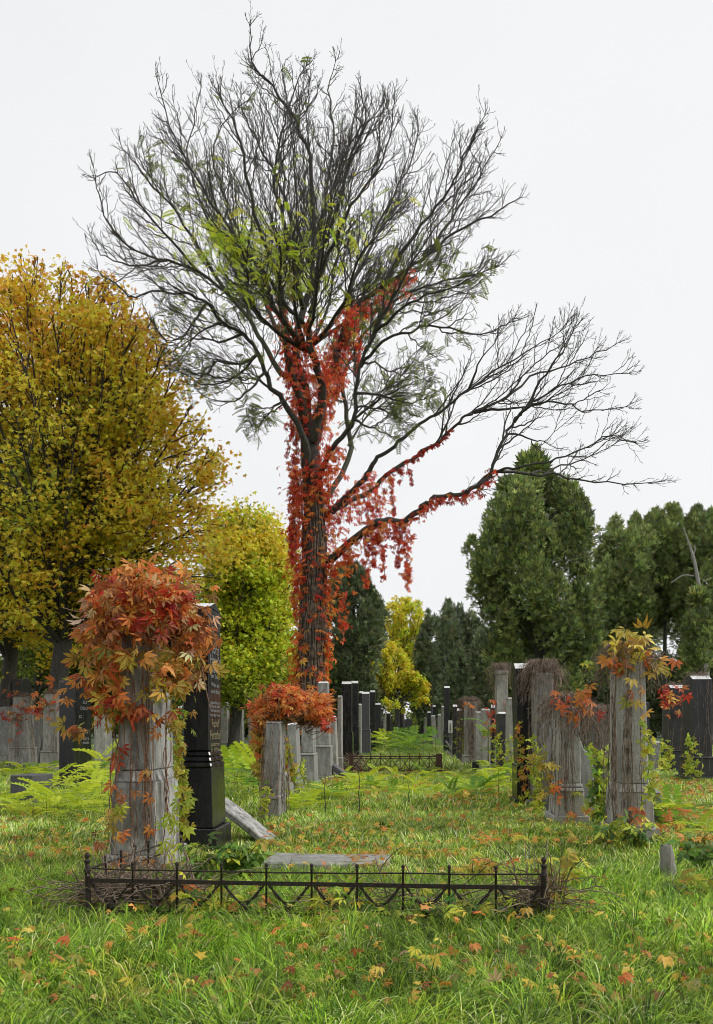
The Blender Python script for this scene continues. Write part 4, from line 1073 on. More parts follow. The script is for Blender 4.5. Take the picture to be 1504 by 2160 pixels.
def plaque():
    Y = 38.0; b = at(950, 1533, Y)
    root = empty('memorial_plaque', (b.x, b.y, 0), RZ); tag(root, 'white framed memorial panel with figure beside the slender black pillar', 'plaque')
    S = ppm(Y); h = 26 / S; w = 8.5 / S / 2; z0 = b.z - h / 2
    bm_obj('post', prism(rect(.04, .04, 0, z0), .05, .05), M['grey'], root)
    bm_obj('panel', prism(rect(.05, .05, z0 + .002, z0 + h), w, w), M['enamel'], root)
    for (cx, cz, a, c) in ((0, .45, .5, .22), (.05, .2, .4, .14), (0, .72, .22, .1)):
        bm_obj('print', prism([(-.056, z0 + h * (cz - c)), (-.0505, z0 + h * (cz - c)), (-.0505, z0 + h * (cz + c)), (-.056, z0 + h * (cz + c))], w * a, w * a * .7, cx * w, 0), M['print'], root)
plaque()
# scroll shouldered side of the second right stone
def scroll():
    p = P(1240, 1722); S = ppm(p.y); root = empty('gravestone', p + Vector((0, .25, -.02)), RZ); root.rotation_euler = (0, -.05, RZ)
    tag(root, 'low rough stone with curled shoulder between the two nearest right stones', 'gravestone')
    bm = bmesh.new(); h = 165 / S; w = 21 / S
    pr = [(-w, 0), (w, 0), (w * .92, h * .78)]
    for i in range(7):
        a = math.pi / 2 * i / 6; pr.append((w * .55 - w * .6 * math.sin(a), h * (.84 + .14 * (1 - math.cos(a)))))
    pr += [(-w * .6, h), (-w * .8, h * .98)]
    A = [bm.verts.new((x, -.2, z)) for x, z in pr]; B = [bm.verts.new((x, .2, z)) for x, z in pr]
    bm.faces.new(A); bm.faces.new(B[::-1])
    for i in range(len(pr)): j = (i + 1) % len(pr); bm.faces.new((A[j], A[i], B[i], B[j]))
    bmesh.ops.recalc_face_normals(bm, faces=bm.faces); bmesh.ops.bevel(bm, geom=list(bm.edges), offset=.012, segments=1, affect='EDGES')
    bm_obj('slab', bm, M['concrete'], root)
    bm_obj('base', prism(rect(.24, .24, -.02, .08), w * 1.2, w * 1.15), M['concrete'], root)
scroll()

#@@FENCES
def bar(pts, r, sides=6): return tubes([pts], [[r] * len(pts)], sides)
def box_mesh(name, a, b, w, h, mat):
    """flat bar from a to b"""
    a, b = Vector(a), Vector(b); d = (b - a).normalized(); s = d.cross(Vector((0, 0, 1))).normalized(); up = s.cross(d)
    bm = bmesh.new(); vs = []
    for q in (a, b):
        for i, j in ((-1, -1), (1, -1), (1, 1), (-1, 1)): vs.append(bm.verts.new(q + s * (w / 2 * i) + up * (h / 2 * j)))
    for f in ((0, 1, 2, 3), (7, 6, 5, 4), (0, 4, 5, 1), (1, 5, 6, 2), (2, 6, 7, 3), (3, 7, 4, 0)): bm.faces.new([vs[i] for i in f])
    bmesh.ops.recalc_face_normals(bm, faces=bm.faces)
    me = bpy.data.meshes.new(name); bm.to_mesh(me); bm.free(); me.materials.append(mat); return me
def lathe(name, prof, mat, sides=10):
    V, Fc = [], []
    for r, z in prof:
        for i in range(sides): a = 2 * math.pi * i / sides; V.append((r * math.cos(a), r * math.sin(a), z))
    for k in range(len(prof) - 1):
        for i in range(sides): j = (i + 1) % sides; Fc.append((k * sides + i, k * sides + j, (k + 1) * sides + j, (k + 1) * sides + i))
    return mesh_np(name, V, np.array(Fc), mat, None, True)
def iron_fence():
    A, B = P(187, 1942), P(1145, 1957)
    root = empty('iron_fence', A); d = (B - A); W = d.length; root.rotation_euler = (0, 0, math.atan2(d.y, d.x))
    tag(root, 'low black wrought iron grave fence with ball tipped posts in front', 'fence')
    mt = M['iron']
    post = lathe('post', [(.022, -.05), (.022, .03), (.017, .05), (.0165, .30), (.021, .31), (.021, .325), (.015, .335), (.014, .36)], mt, 10)
    fin = lathe('finial', [(.012, .36), (.021, .372), (.021, .38), (.009, .387), (.01, .392), (.017, .404), (.017, .414), (.01, .426), (.0, .43)], mt, 10)
    for x in (0, W):
        o = link('post', post, root); o.location = (x, 0, 0); link('finial', fin, o)
        o.rotation_euler = (random.gauss(0, .02), random.gauss(0, .02), 0)
    link('upper_rail', tubes([[Vector((W * i / 12, random.gauss(0, .004), .325 + random.gauss(0, .002) - .01 * math.sin(math.pi * i / 12))) for i in range(13)]], [[.0055] * 13], 6).mesh('upper_rail', mt, True), root)
    link('lower_rail', box_mesh('lower_rail', (0, 0, .252), (W, 0, .240), .012, .026, mt), root)
    pk = lathe('picket', [(.007, -.03), (.007, .335), (.011, .338), (.011, .343), (.005, .348)], mt, 8)
    pb = lathe('ball', [(.004, .346), (.0115, .354), (.0115, .364), (.007, .372), (0, .374)], mt, 8)
    nb = 10
    ro = lathe('rosette', [(0, -.012), (.02, -.012), (.03, -.004), (.03, .004), (.02, .012), (0, .012)], mt, 8)
    for i in range(nb):
        x = W * (i + 1) / nb
        x0 = W * i / nb; xm = (x + x0) / 2
        if i < nb - 1:
            o = link('picket', pk, root); o.location = (x, 0, 0); link('ball', pb, o)
        link('diagonal_bar', bar([Vector((x0 + .015, 0, .235)), Vector((xm, 0, .095))], .007, 5).mesh('diagonal_bar', mt, True), root)
        link('diagonal_bar', bar([Vector((x - .015, .004, .235)), Vector((xm, .004, .095))], .007, 5).mesh('diagonal_bar', mt, True), root)
        o = link('rosette', ro, root); o.location = (xm, 0, .095); o.rotation_euler = (math.pi / 2, 0, 0)
        arc = [Vector((xm + .105 * math.cos(a), -.006, .235 - .105 * abs(math.sin(a)))) for a in np.linspace(0, math.pi, 10)]
        link('scroll', bar(arc, .004, 4).mesh('scroll', mt, True), root)
    link('bottom_rail', box_mesh('bottom_rail', (0, 0, .06), (W, 0, .055), .012, .02, mt), root)
    # side running back on the left
    for z in (.325, .25): link('side_rail', bar([Vector((0, 0, z)), Vector((.06, 1.35, z - .02))], .007, 5).mesh('side_rail', mt, True), root)
    for i in range(1, 5):
        o = link('picket', pk, root); o.location = (.06 * i / 5, 1.35 * i / 5, 0); link('ball', pb, o)
    return root
iron_fence()
def rusty_fence():
    A, B = P(741, 1634), P(926, 1634)
    root = empty('iron_fence', A); d = B - A; W = d.length; root.rotation_euler = (0, 0, math.atan2(d.y, d.x))
    tag(root, 'rusty lattice grave fence across the middle of the aisle', 'fence')
    mt = M['rust']
    for x, r in ((0, .05), (W, .075)):
        link('post', box_mesh('post', (x, 0, -.05), (x + .001, 0, .55), r * 2, r * 2, mt), root)
    for z in (.48, .1): link('rail', box_mesh('rail', (0, .0, z), (W, .0, z), .03, .035, mt), root)
    link('rail', box_mesh('rail', (0, 0, .42), (W, 0, .42), .02, .02, mt), root)
    nb = 9
    for i in range(nb):
        a, b = W * i / nb, W * (i + 1) / nb
        link('diagonal_bar', bar([Vector((a, .012, .11)), Vector((b, .012, .47))], .009, 4).mesh('diagonal_bar', mt), root)
        link('diagonal_bar', bar([Vector((b, -.012, .11)), Vector((a, -.012, .47))], .009, 4).mesh('diagonal_bar', mt), root)
        if i: link('picket', bar([Vector((a, 0, 0)), Vector((a, 0, .57))], .011, 5).mesh('picket', mt), root)
    for s in (0, W): link('side_rail', bar([Vector((s, 0, .47)), Vector((s, 2.2, .47))], .014, 4).mesh('side_rail', mt), root)
rusty_fence()

#@@CREEPERS
RED = [(.62, .07, .035), (.7, .12, .05), (.46, .045, .025), (.7, .2, .06)]
ORA = [(.84, .3, .07), (.88, .42, .1), (.74, .2, .05), (.66, .27, .07)]
OLI = [(.46, .38, .06), (.56, .42, .07), (.36, .33, .05), (.6, .36, .06)]
BRN = [(.38, .14, .05), (.5, .22, .07), (.28, .11, .045), (.78, .55, .3)]
YGR = [(.5, .55, .05), (.6, .62, .07), (.36, .45, .05)]
GRE = [(.12, .24, .04), (.18, .32, .05), (.09, .17, .035)]
YLW = [(.78, .58, .08), (.84, .66, .12), (.7, .46, .08)]
LEAFM = []
for i in range(6):
    V, Fc = palmate(5, random.uniform(66, 95), random.uniform(.1, .55), random.uniform(.13, .18))
    V = V + rng.normal(0, .025, V.shape)
    LEAFM.append(mesh_np('leaf', V, Fc, M['leaf_obj'], None, False))
V, Fc = palmate(3, 60, .25, .23); LEAFM3 = [mesh_np('leaf', V, Fc, M['leaf_obj'])]
def one_leaf(root, T, D, U, s, c, meshes=LEAFM, name='leaf'):
    D = Vector(D).normalized(); X = D.cross(Vector(U))
    if X.length < 1e-4: X = Vector((1, 0, 0))
    X.normalize(); N = X.cross(D)
    o = link(name, random.choice(meshes), root)
    o.matrix_basis = Matrix(((X.x * s, D.x * s, N.x * s, T[0]), (X.y * s, D.y * s, N.y * s, T[1]), (X.z * s, D.z * s, N.z * s, T[2]), (0, 0, 0, 1)))
    o.color = (*[float(min(.9, k)) for k in c], 1)
    return o
def drape(h, t, w, n, reach, drop, rise=.12):
    """arching stems over the top of a stone, in its local frame"""
    res = []
    for i in range(n):
        a = random.uniform(0, 2 * math.pi); r = random.uniform(.3, 1) * reach
        s = Vector((random.uniform(-t, t) * .8, random.uniform(-w, w) * .8, h - .02))
        e = Vector((math.cos(a) * (t + r), math.sin(a) * (w * .7 + r), h - random.uniform(.1, 1) ** 1.6 * drop))
        m = s.lerp(e, .45); m.z = h + random.uniform(.3, 1) * rise
        q = catmull([s, m, e.lerp(m, .4) + rv() * .03, e], 9)
        cw = random.uniform(.006, .03)
        q = [x + rv() * cw for x in q]
        res.append((q, [random.uniform(.0018, .0045)] * 9))
    return res
def cling(h, t, w, n, z0=0.0):
    """stems running down the faces seen from the aisle and the camera"""
    res = []; bund = [random.uniform(-1, 1) for _ in range(4)]
    for i in range(n):
        z1 = random.uniform(.45, 1) * h; z = random.uniform(0, .3) * h
        front = random.random() < .6
        k = 10; pts = []
        u = random.choice(bund) + random.gauss(0, .1)
        for j in range(k):
            u = max(-1.08, min(1.08, u + random.gauss(0, .09))); zz = z1 + (z - z1) * j / (k - 1)
            f = 1.0 + .25 * (1 - zz / h)
            o = random.uniform(.01, .035)
            pts.append(Vector((u * t * f, -w * f - o - .01, zz)) if front else Vector(((-1 if res and random.random() < 0 else 1) * 0 + SIDE * (t * f + o + .01), u * w * f, zz)))
        res.append((pts, [random.uniform(.002, .006)] * k))
    return res
SIDE = 1
def creeper(key, label, ndrape, ncling, reach, drop, leaves=(), mat='deadstem', rise=.12, side=1, stuffleaves=None):
    global SIDE
    SIDE = side
    st, h, t, w, S = STONES[key]
    root = empty('creeper_vine', st.location, 0); root.rotation_euler = st.rotation_euler
    tag(root, label, 'vine')
    dr = drape(h, t, w, ndrape, reach, drop, rise) if ndrape else []
    cl = cling(h, t, w, ncling) if ncling else []
    if dr or cl: link('stem', tubes([a[0] for a in dr + cl], [a[1] for a in dr + cl], 4).mesh('stem', M[mat], True), root, 'stuff')
    for (x, y, z, sp, n, sz, cols) in leaves:          # individual leaves, (x, y, z) centre of the cluster
        cc = pal(n, cols, jit=.18)
        for i in range(n):
            one_leaf(root, (x + random.gauss(0, sp), y + random.gauss(0, sp) * .7, z + random.gauss(0, sp)), (random.gauss(0, .6), random.gauss(-.5, .5), random.gauss(-.5, .5)), (random.gauss(0, .4), -1 + random.gauss(0, .4), .7), random.uniform(*sz), cc[i])
    return root, h, t, w, S

# the orange crown on the nearest left monument: every leaf its own piece
def hero_creeper():
    root, h, t, w, S = creeper('L1', 'orange and rust creeper crowning the streaked grey monument', 60, 22, .38, .5, (), 'stem_red', .16)
    g = Geo(); items = []
    def px(u, v, dy=0.0):                               # a point in the monument frame from its place in the picture
        q = at(u, v, st.location.y - w + dy) - st.location
        return Matrix.Rotation(-RZ, 3, 'Z') @ q
    st = STONES['L1'][0]
    clusters = [ # u, v, su, sv, n, palette, size
        (300, 1235, 70, 26, 90, RED + ORA + ORA + BRN, (.09, .16)), (240, 1275, 40, 30, 45, ORA + RED + BRN, (.09, .16)), (370, 1265, 40, 34, 60, ORA + RED + BRN, (.09, .16)),
        (210, 1320, 28, 30, 30, ORA + BRN, (.11, .18)), (300, 1300, 60, 30, 55, ORA + BRN + RED, (.10, .17)), (400, 1330, 26, 40, 45, BRN + ORA, (.09, .16)),
        (190, 1375, 20, 16, 14, ORA + OLI, (.10, .16)), (260, 1380, 40, 24, 34, ORA + OLI, (.11, .18)), (375, 1400, 36, 34, 60, OLI + ORA + BRN, (.10, .16)), (345, 1430, 24, 24, 24, OLI, (.10, .16)),
        (215, 1440, 22, 30, 20, ORA + OLI, (.11, .17)), (240, 1485, 26, 30, 22, ORA + OLI + RED, (.11, .18)), (275, 1490, 12, 22, 10, RED + ORA, (.13, .19)), (165, 1430, 8, 10, 4, OLI + ORA, (.1, .15)), (128, 1452, 5, 8, 3, ORA, (.11, .15)), (160, 1545, 12, 12, 6, OLI + ORA, (.11, .17)), (250, 1585, 8, 10, 3, RED, (.12, .16)),
        (330, 1510, 10, 10, 3, ORA, (.1, .14)), (355, 1505, 6, 10, 2, BRN, (.1, .14)), (375, 1500, 10, 40, 16, OLI + YGR, (.07, .11)), (300, 1195, 40, 8, 14, ORA, (.08, .13))]
    for (u, v, su, sv, n, cols, sz) in clusters:
        n = int(n * 1.7); cc = pal(n, cols, jit=.28); sz = (sz[0] * .72, sz[1] * .85)
        for i in range(n):
            uu, vv = u + random.gauss(0, su * .6), v + random.gauss(0, sv * .6)
            dome = abs(uu - 305) / 140
            uu += random.gauss(0, 14) ; vv += abs(random.gauss(0, 16)) if random.random() < .4 else 0
            dy = -random.uniform(.02, .38) * max(.25, 1 - dome) + (random.uniform(0, .75) if random.random() < .4 else 0)
            T = px(uu, vv, dy)
            ox = (uu - 305) / 140
            items.append((T, (ox * .5 + random.gauss(0, .6), -.3 + random.gauss(0, .45), -.5 + random.gauss(0, .55)), (ox * .3 + random.gauss(0, .6), -.7 + random.gauss(0, .5), .7 + random.gauss(0, .5)), random.uniform(*sz), cc[i]))
    items.sort(key=lambda a: a[0].y)
    for a in items[:300]: one_leaf(root, *a)
    rest = items[300:]
    if rest:
        g.add(*inst(*PALM5, np.array([tuple(a[0]) for a in rest]), np.array([a[1] for a in rest]), np.array([a[2] for a in rest]), np.array([a[3] for a in rest]), np.array([a[4] for a in rest])))
    # inner dark leaves that close the crown, and the little leaves on the lower stems
    n = 260
    T = np.array([tuple(px(random.gauss(305, 55), random.gauss(1300, 45), random.uniform(0, .7))) for _ in range(n)])
    g.add(*inst(*PALM5, T, rng.normal(0, .6, (n, 3)) + np.array([0, -.2, -.6]), rng.normal(0, .5, (n, 3)) + np.array([0, -.6, .6]), rng.uniform(.1, .16, n), pal(n, BRN + ORA + BRN)))
    link('foliage', g.mesh('foliage', M['leaf']), root, 'stuff')
    low = [(308, 1628, 2, ORA), (312, 1680, 2, ORA), (250, 1670, 3, ORA), (240, 1725, 4, ORA + OLI), (250, 1760, 3, ORA), (310, 1745, 2, ORA), (350, 1720, 5, YGR), (340, 1790, 4, YGR), (210, 1770, 3, BRN), (300, 1815, 6, ORA), (360, 1822, 6, YGR + ORA), (245, 1820, 5, ORA + BRN), (390, 1690, 5, YGR), (390, 1730, 4, YGR), (258, 1700, 4, YGR), (200, 1840, 3, BRN)]
    for (u, v, n, cols) in low:
        cc = pal(n, cols, jit=.15)
        for i in range(n):
            one_leaf(root, px(u + random.gauss(0, 10), v + random.gauss(0, 10), -.06 - random.random() * .05 - (.05 if v > 1630 else 0)), (random.gauss(0, .6), -.3, -.6), (0, -1, .4 + random.gauss(0, .3)), random.uniform(.06, .11), cc[i])
    ext = []
    for (a, b, c) in (((260, 1260), (180, 1290), (132, 1282)), ((210, 1440), (170, 1430), (125, 1440)), ((230, 1500), (190, 1540), (150, 1545)), ((400, 1270), (440, 1300), (462, 1400)), ((420, 1380), (440, 1480), (445, 1500)), ((260, 1500), (262, 1570), (250, 1600))):
        ext.append((catmull([px(*a, -.1), px(*b, -.12), px(*c, -.1)], 10), [.004] * 10))
    link('runner', tubes([e[0] for e in ext], [e[1] for e in ext], 4).mesh('runner', M['stem_red'], True), root)
hero_creeper()

def leaf_mass(key_loc, label, blobs, colfn, size, stems=60, cat='vine', name='creeper_vine', tmpl=PALM5, mat='stem_red', rz=0.0):
    """blobs: (dx, dy, dz, rx, ry, rz, n, cols) around a point on the ground"""
    root = empty(name, key_loc, rz); tag(root, label, cat)
    g = Geo(); br = []
    for (dx, dy, dz, rx, ry, rzz, n, cols) in blobs:
        d = unit(n); T = np.array([dx, dy, dz]) + d * np.array([rx, ry, rzz]) * (rng.uniform(.15, 1, (n, 1)) ** .5)
        T[:, 2] = np.maximum(T[:, 2], .02)
        Dv = d * .7 + rng.normal(0, .5, (n, 3)); Dv[:, 2] -= .3
        g.add(*inst(*tmpl, T, Dv, d + np.array([0, -.5, .9]) + rng.normal(0, .4, (n, 3)), rng.uniform(size[0], size[1], n), pal(n, cols, jit=.2)))
        for i in range(max(3, int(stems * n / 400))):
            e = Vector((dx, dy, dz)) + Vector((random.gauss(0, .6) * rx, random.gauss(0, .6) * ry, random.gauss(0, .6) * rzz))
            s = Vector((dx * .6, dy, max(0, dz - rzz * 1.0)))
            br.append((catmull([s, s.lerp(e, .5) + rv() * .08, e], 7), [random.uniform(.003, .006)] * 7))
    link('foliage', g.mesh('foliage', M['leaf']), root, 'stuff')
    link('stem', tubes([b[0] for b in br], [b[1] for b in br], 4).mesh('stem', M[mat], True), root, 'stuff')
    return root
# orange dome on the middle stones
c = P(567, 1735); s = ppm(c.y + .3)
def mid(u, v): return ((u - 567) / s, (1735 - v) / s)
bl = []
for (u, v, ru, rvv, n, cols, dy) in ((600, 1485, 52, 30, 420, ORA + ORA + RED, .4), (655, 1495, 38, 36, 300, ORA + ORA + RED[3:], 1.0), (555, 1510, 34, 34, 260, ORA, .4), (545, 1560, 22, 44, 170, ORA + OLI + YLW, .5), (540, 1620, 14, 30, 60, OLI + YLW, .7), (585, 1465, 40, 16, 120, RED + ORA, .4), (680, 1530, 12, 20, 24, RED, .9), (520, 1500, 12, 12, 16, RED, .4)):
    x, z = mid(u, v); bl.append((x, dy, z, ru / s, .35, rvv / s, n, cols))
leaf_mass(c, 'bushy orange creeper dome over the short stones left of the red trunk', bl, None, (.07, .125), 120)
# dead haystacks and climbers on the right row
creeper('R4', 'haystack of dead brown creeper over the dark stone right of the black pillar', 260, 18, .30, .5, [(-.3, -.2, .7, .06, 3, (.08, .12), ORA)], rise=.2, side=-1)
creeper('R8', 'tangled dead creeper with scarlet leaves on the tall pale stone', 130, 16, .32, .6, [(-.25, -.3, 1.75, .10, 7, (.12, .2), RED), (.15, -.35, 1.75, .12, 10, (.12, .2), RED), (-.35, -.3, 1.35, .12, 9, (.12, .2), RED + ORA), (.25, -.35, 1.4, .1, 6, (.12, .18), RED)], rise=.18, side=-1)
creeper('R2', 'dead creeper mop with orange leaves on the short ribbed stone', 230, 26, .36, .5, [(-.1, -.35, 1.5, .10, 9, (.11, .17), ORA + RED), (.15, -.35, 1.55, .09, 8, (.11, .16), ORA + RED), (-.3, -.3, .85, .08, 9, (.1, .15), OLI + YLW), (-.25, -.35, .5, .09, 10, (.09, .14), OLI + ORA + YLW), (0, -.4, .15, .15, 8, (.08, .12), YLW + ORA), (.2, -.4, .3, .12, 8, (.07, .1), YGR)], rise=.16, side=-1)
creeper('R10', 'brown dead creeper burying the stone in the middle of the right row', 260, 60, .35, 1.5, [(.35, -.4, 1.4, .15, 8, (.14, .2), ORA + RED), (-.1, -.4, 1.9, .15, 4, (.12, .2), ORA)], rise=.12, side=-1)
creeper('R1', 'twiggy creeper with ochre leaves bunched on the nearest right stone', 150, 40, .34, .5,
        [(-.02, -.2, 2.12, .10, 34, (.13, .19), OLI + YLW), (-.22, -.25, 1.98, .07, 12, (.11, .16), ORA), (.2, -.3, 1.9, .12, 14, (.1, .15), ORA + OLI), (-.55, -.2, 1.62, .05, 5, (.12, .16), ORA), (.42, -.1, 1.6, .08, 12, (.1, .15), ORA + RED), (-.05, -.4, 1.6, .12, 8, (.1, .15), ORA + OLI), (-.02, -.42, .36, .05, 5, (.14, .18), ORA), (.38, -.4, .28, .08, 8, (.09, .12), ORA), (-.5, -.2, 1.95, .05, 4, (.08, .11), YGR)], rise=.2, side=-1)
creeper('R3', 'brown dead creeper mop between the two nearest right stones', 330, 30, .42, 1.0, rise=.1, side=-1)
creeper('L3', 'dark wiry creeper stems on the short stone under the orange dome', 0, 40, .1, .2)
creeper('B2', 'thin dead creeper hanging on the dark stone at the right frame edge', 36, 10, .3, .8, side=-1)
creeper('B1', 'thin creeper with orange leaves on the left dark stone at the right edge', 24, 8, .25, .7, [(-.2, -.5, 1.9, .15, 8, (.15, .22), ORA + RED)], side=-1)
creeper('K2', 'red creeper hood on the pale stone left of the round topped black stone', 40, 16, .3, .5, [(-.05, -.3, 2.0, .22, 30, (.13, .2), RED + ORA + BRN), (-.3, -.2, 1.7, .15, 12, (.13, .2), RED + ORA)])
creeper('K3', 'red creeper hood on the pale stone at the left edge', 40, 16, .3, .5, [(.05, -.3, 1.95, .22, 24, (.13, .2), RED + BRN), (0, -.4, 1.4, .2, 16, (.13, .2), RED + BRN)])
creeper('K9', 'red leaf tassel on the dark stone right of the pale capped stone', 6, 4, .15, .5, [(.15, -.3, 2.0, .12, 12, (.2, .3), RED), (.15, -.3, 1.6, .12, 14, (.2, .3), RED)])

# narrow strips of small yellow green leaves climbing stone edges
def climber(label, u0, v0, u1, v1, Y, n, cols, wid=.03, sz=(.035, .07)):
    a, b = at(u0, v0, Y), at(u1, v1, Y)
    root = empty('climbing_creeper', (b.x, b.y, 0)); tag(root, label, 'vine')
    off = np.array([b.x, b.y, 0])
    k = 10
    q = [a.lerp(b, i / (k - 1)) + Vector((random.gauss(0, wid * .5), 0, 0)) - Vector(off) for i in range(k)]
    link('stem', tubes([q], [[.005] * k], 4).mesh('stem', M['stem_green'], True), root)
    t = rng.uniform(0, 1, n); T = np.array(tuple(a)) + t[:, None] * np.array(tuple(b - a)) + rng.normal(0, wid, (n, 3)) - off
    Dv = rng.normal(0, .6, (n, 3)); Dv[:, 2] -= .3
    g = Geo(); g.add(*inst(*SPALM, T, Dv, rng.normal(0, .4, (n, 3)) + np.array([0, -1, .4]), rng.uniform(sz[0], sz[1], n) * 1.2, pal(n, cols, jit=.2)))
    link('foliage', g.mesh('foliage', M['leaf']), root, 'stuff')
climber('strip of yellow green leaves climbing between the tall black pillar and the haystack stone', 1128, 1560, 1134, 1712, 12.6, 170, YGR, .05)
climber('leaf strip on the aisle edge of the tall black pillar', 1094, 1530, 1104, 1690, 13.3, 80, YGR + ORA, .04)
climber('leaf strip on the left edge of the low matt black slab', 1049, 1545, 1054, 1650, 18.5, 80, YGR, .06)
climber('leaf strip between the low matt black slab and grey stone', 1075, 1560, 1078, 1650, 18.0, 80, YGR, .06)
climber('leaf strip beside the white topped black pillar', 976, 1530, 984, 1615, 27.5, 90, YGR, .12, (.07, .12))
climber('sparse leaf strip on the right side of the nearest right stone', 1362, 1530, 1378, 1690, 9.3, 80, YGR, .05)
climber('leaf column growing left of the nearest right stone', 1264, 1590, 1275, 1745, 10.6, 190, YGR + GRE, .07, (.05, .09))
climber('leaf strip on the left dark stone at the right edge', 1404, 1560, 1411, 1630, 22.5, 80, YGR, .08, (.06, .1))
climber('leaf strip on the big dark stone at the right frame edge', 1456, 1560, 1462, 1640, 19.5, 80, YGR, .07, (.06, .1))
climber('leaf strip on the short stone under the orange dome', 604, 1560, 622, 1660, 13.2, 90, YGR + OLI, .03)
climber('lower leaf strip on the plinth of the short stone', 562, 1660, 558, 1725, 11.3, 40, YGR, .03)
climber('leaf strip on the right side of the streaked monument', 372, 1520, 396, 1760, 7.4, 130, YGR + OLI, .02, (.035, .06))
climber('green leaf strip on the narrow pale edged stone', 636, 1600, 640, 1670, 15.5, 50, YGR, .04)

#@@PLANTS
# leafy shrub in front of the black obelisk, every leaf its own piece
def shrub(label, u, v, spread, hgt, n, cols, sz, name='leafy_shrub', meshes=None, stems=14):
    b = P(u, v); root = empty(name, b); tag(root, label, 'shrub')
    br = []
    for i in range(stems):
        a = random.uniform(0, 2 * math.pi); r = random.uniform(.2, 1) * spread
        e = Vector((math.cos(a) * r, math.sin(a) * r * .7, hgt * random.uniform(.45, 1)))
        br.append((catmull([Vector((random.gauss(0, .03), random.gauss(0, .03), -.02)), Vector((e.x * .4, e.y * .4, e.z * .7)), e], 8), [.006 - .0005 * k for k in range(8)]))
    link('stem', tubes([x[0] for x in br], [x[1] for x in br], 5).mesh('stem', M['stem_green'], True), root)
    cc = pal(n, cols, jit=.2)
    for i in range(n):
        q = random.choice(br)[0]; k = random.randint(2, 7); p = q[k] + rv() * .03; p.z = max(p.z, .03)
        one_leaf(root, p, (p.x * 1.5 + random.gauss(0, .6), random.gauss(-.3, .6), random.gauss(-.15, .35)), (random.gauss(0, .35), -.45, 1), random.uniform(*sz), cc[i], meshes or LEAFM3)
    return root
shrub('fresh green leafy shrub before the black obelisk, behind the iron fence', 510, 1868, .24, .42, 110, GRE + YGR[:1], (.07, .12))
shrub('yellow green creeper sprout at the foot of the streaked monument', 415, 1872, .22, .34, 60, YGR + GRE, (.08, .13), meshes=LEAFM)
shrub('fresh green leaves at the foot of the nearest right stone', 1340, 1800, .38, .34, 110, GRE + YGR, (.07, .12))
shrub('yellow green leaves left of the nearest right stone foot', 1285, 1790, .25, .28, 60, YGR + GRE, (.06, .10))
shrub('dark leafy plant by the right frame edge', 1490, 1850, .32, .36, 90, GRE, (.07, .11))
shrub('orange tipped sprigs over the dark leafy plant by the right edge', 1470, 1812, .28, .28, 30, ORA + OLI, (.08, .12), meshes=LEAFM)
shrub('pale green sprig rising beside the right fence post', 1175, 1945, .2, .5, 34, YGR + OLI, (.09, .14), meshes=LEAFM)
shrub('creeper leaves on the grass right of the weathered stump', 1440, 1905, .3, .16, 36, OLI + YGR + GRE, (.09, .14), meshes=LEAFM)
shrub('green leaves growing through the left half of the iron fence', 470, 1945, .55, .26, 60, YGR + GRE + ORA[:1], (.06, .10), meshes=LEAFM)
shrub('green leaves growing through the middle of the iron fence', 745, 1950, .5, .26, 50, YGR + GRE + YLW[:1], (.06, .10), meshes=LEAFM)
shrub('green leaves growing through the right half of the iron fence', 960, 1955, .5, .25, 40, GRE + YGR, (.06, .10), meshes=LEAFM)
shrub('yellow and orange sprigs behind the right half of the iron fence', 1010, 1862, .55, .2, 60, OLI + YGR + ORA[:2], (.07, .12), meshes=LEAFM)
# dead twigs heaped against the fence
def tangle(label, u, v, rx, ry, hz, n, mat='deadstem', rr=(.003, .006)):
    b = P(u, v); root = empty('twig_tangle', b); tag(root, label, 'twigs')
    br = []
    for i in range(n):
        s = Vector((random.gauss(0, rx * .6), random.gauss(0, ry * .6), random.random() ** 1.5 * hz * .6))
        d = rv(); d.z = abs(d.z) * .7; L = random.uniform(.15, .45)
        br.append(grow(s, d, L, random.uniform(*rr), rr[0] * .7, 7, .3, -.12))
    for pts, _ in br:
        for q in pts: q.z = max(.01, q.z)
    link('stem', tubes([x[0] for x in br], [x[1] for x in br], 4).mesh('stem', M[mat], True), root, 'stuff')
tangle('brown dead twigs heaped behind the left half of the iron fence', 290, 1925, .36, .12, .36, 620, rr=(.003, .007))
tangle('brown dead twigs around the right post of the iron fence', 1135, 1950, .09, .08, .48, 150)
tangle('dead twigs through the middle bays of the iron fence', 900, 1940, .7, .08, .28, 130)
tangle('dark twig heap at the left end of the rusty fence', 735, 1630, .4, .3, .7, 260, rr=(.006, .012))
tangle('brown brush under the haystack stones of the right row', 1240, 1690, .5, .5, .5, 160, rr=(.004, .008))
def stump():
    p = P(1410, 1868); root = empty('wooden_stump', p); tag(root, 'weathered grey wooden stump in the grass at right', 'stump')
    prof = catmull([Vector((0, 0, -.05)), Vector((-.004, 0, .12)), Vector((-.012, 0, .24)), Vector((-.02, 0, .31))], 10)
    g = tubes([prof], [[.075 - .004 * i + random.gauss(0, .003) for i in range(10)]], 12)
    link('trunk', g.mesh('trunk', M['wood'], True), root)
    V = [tuple(prof[-1] + Vector((0, 0, -.025)))] + [tuple(prof[-1] + Vector((.04 * math.cos(a), .04 * math.sin(a), random.gauss(.0, .004)))) for a in np.arange(12) * 2 * math.pi / 12]
    link('broken_top', mesh_np('broken_top', V, np.array([(0, i, i % 12 + 1) for i in range(1, 13)]), M['wood']), root)
stump()
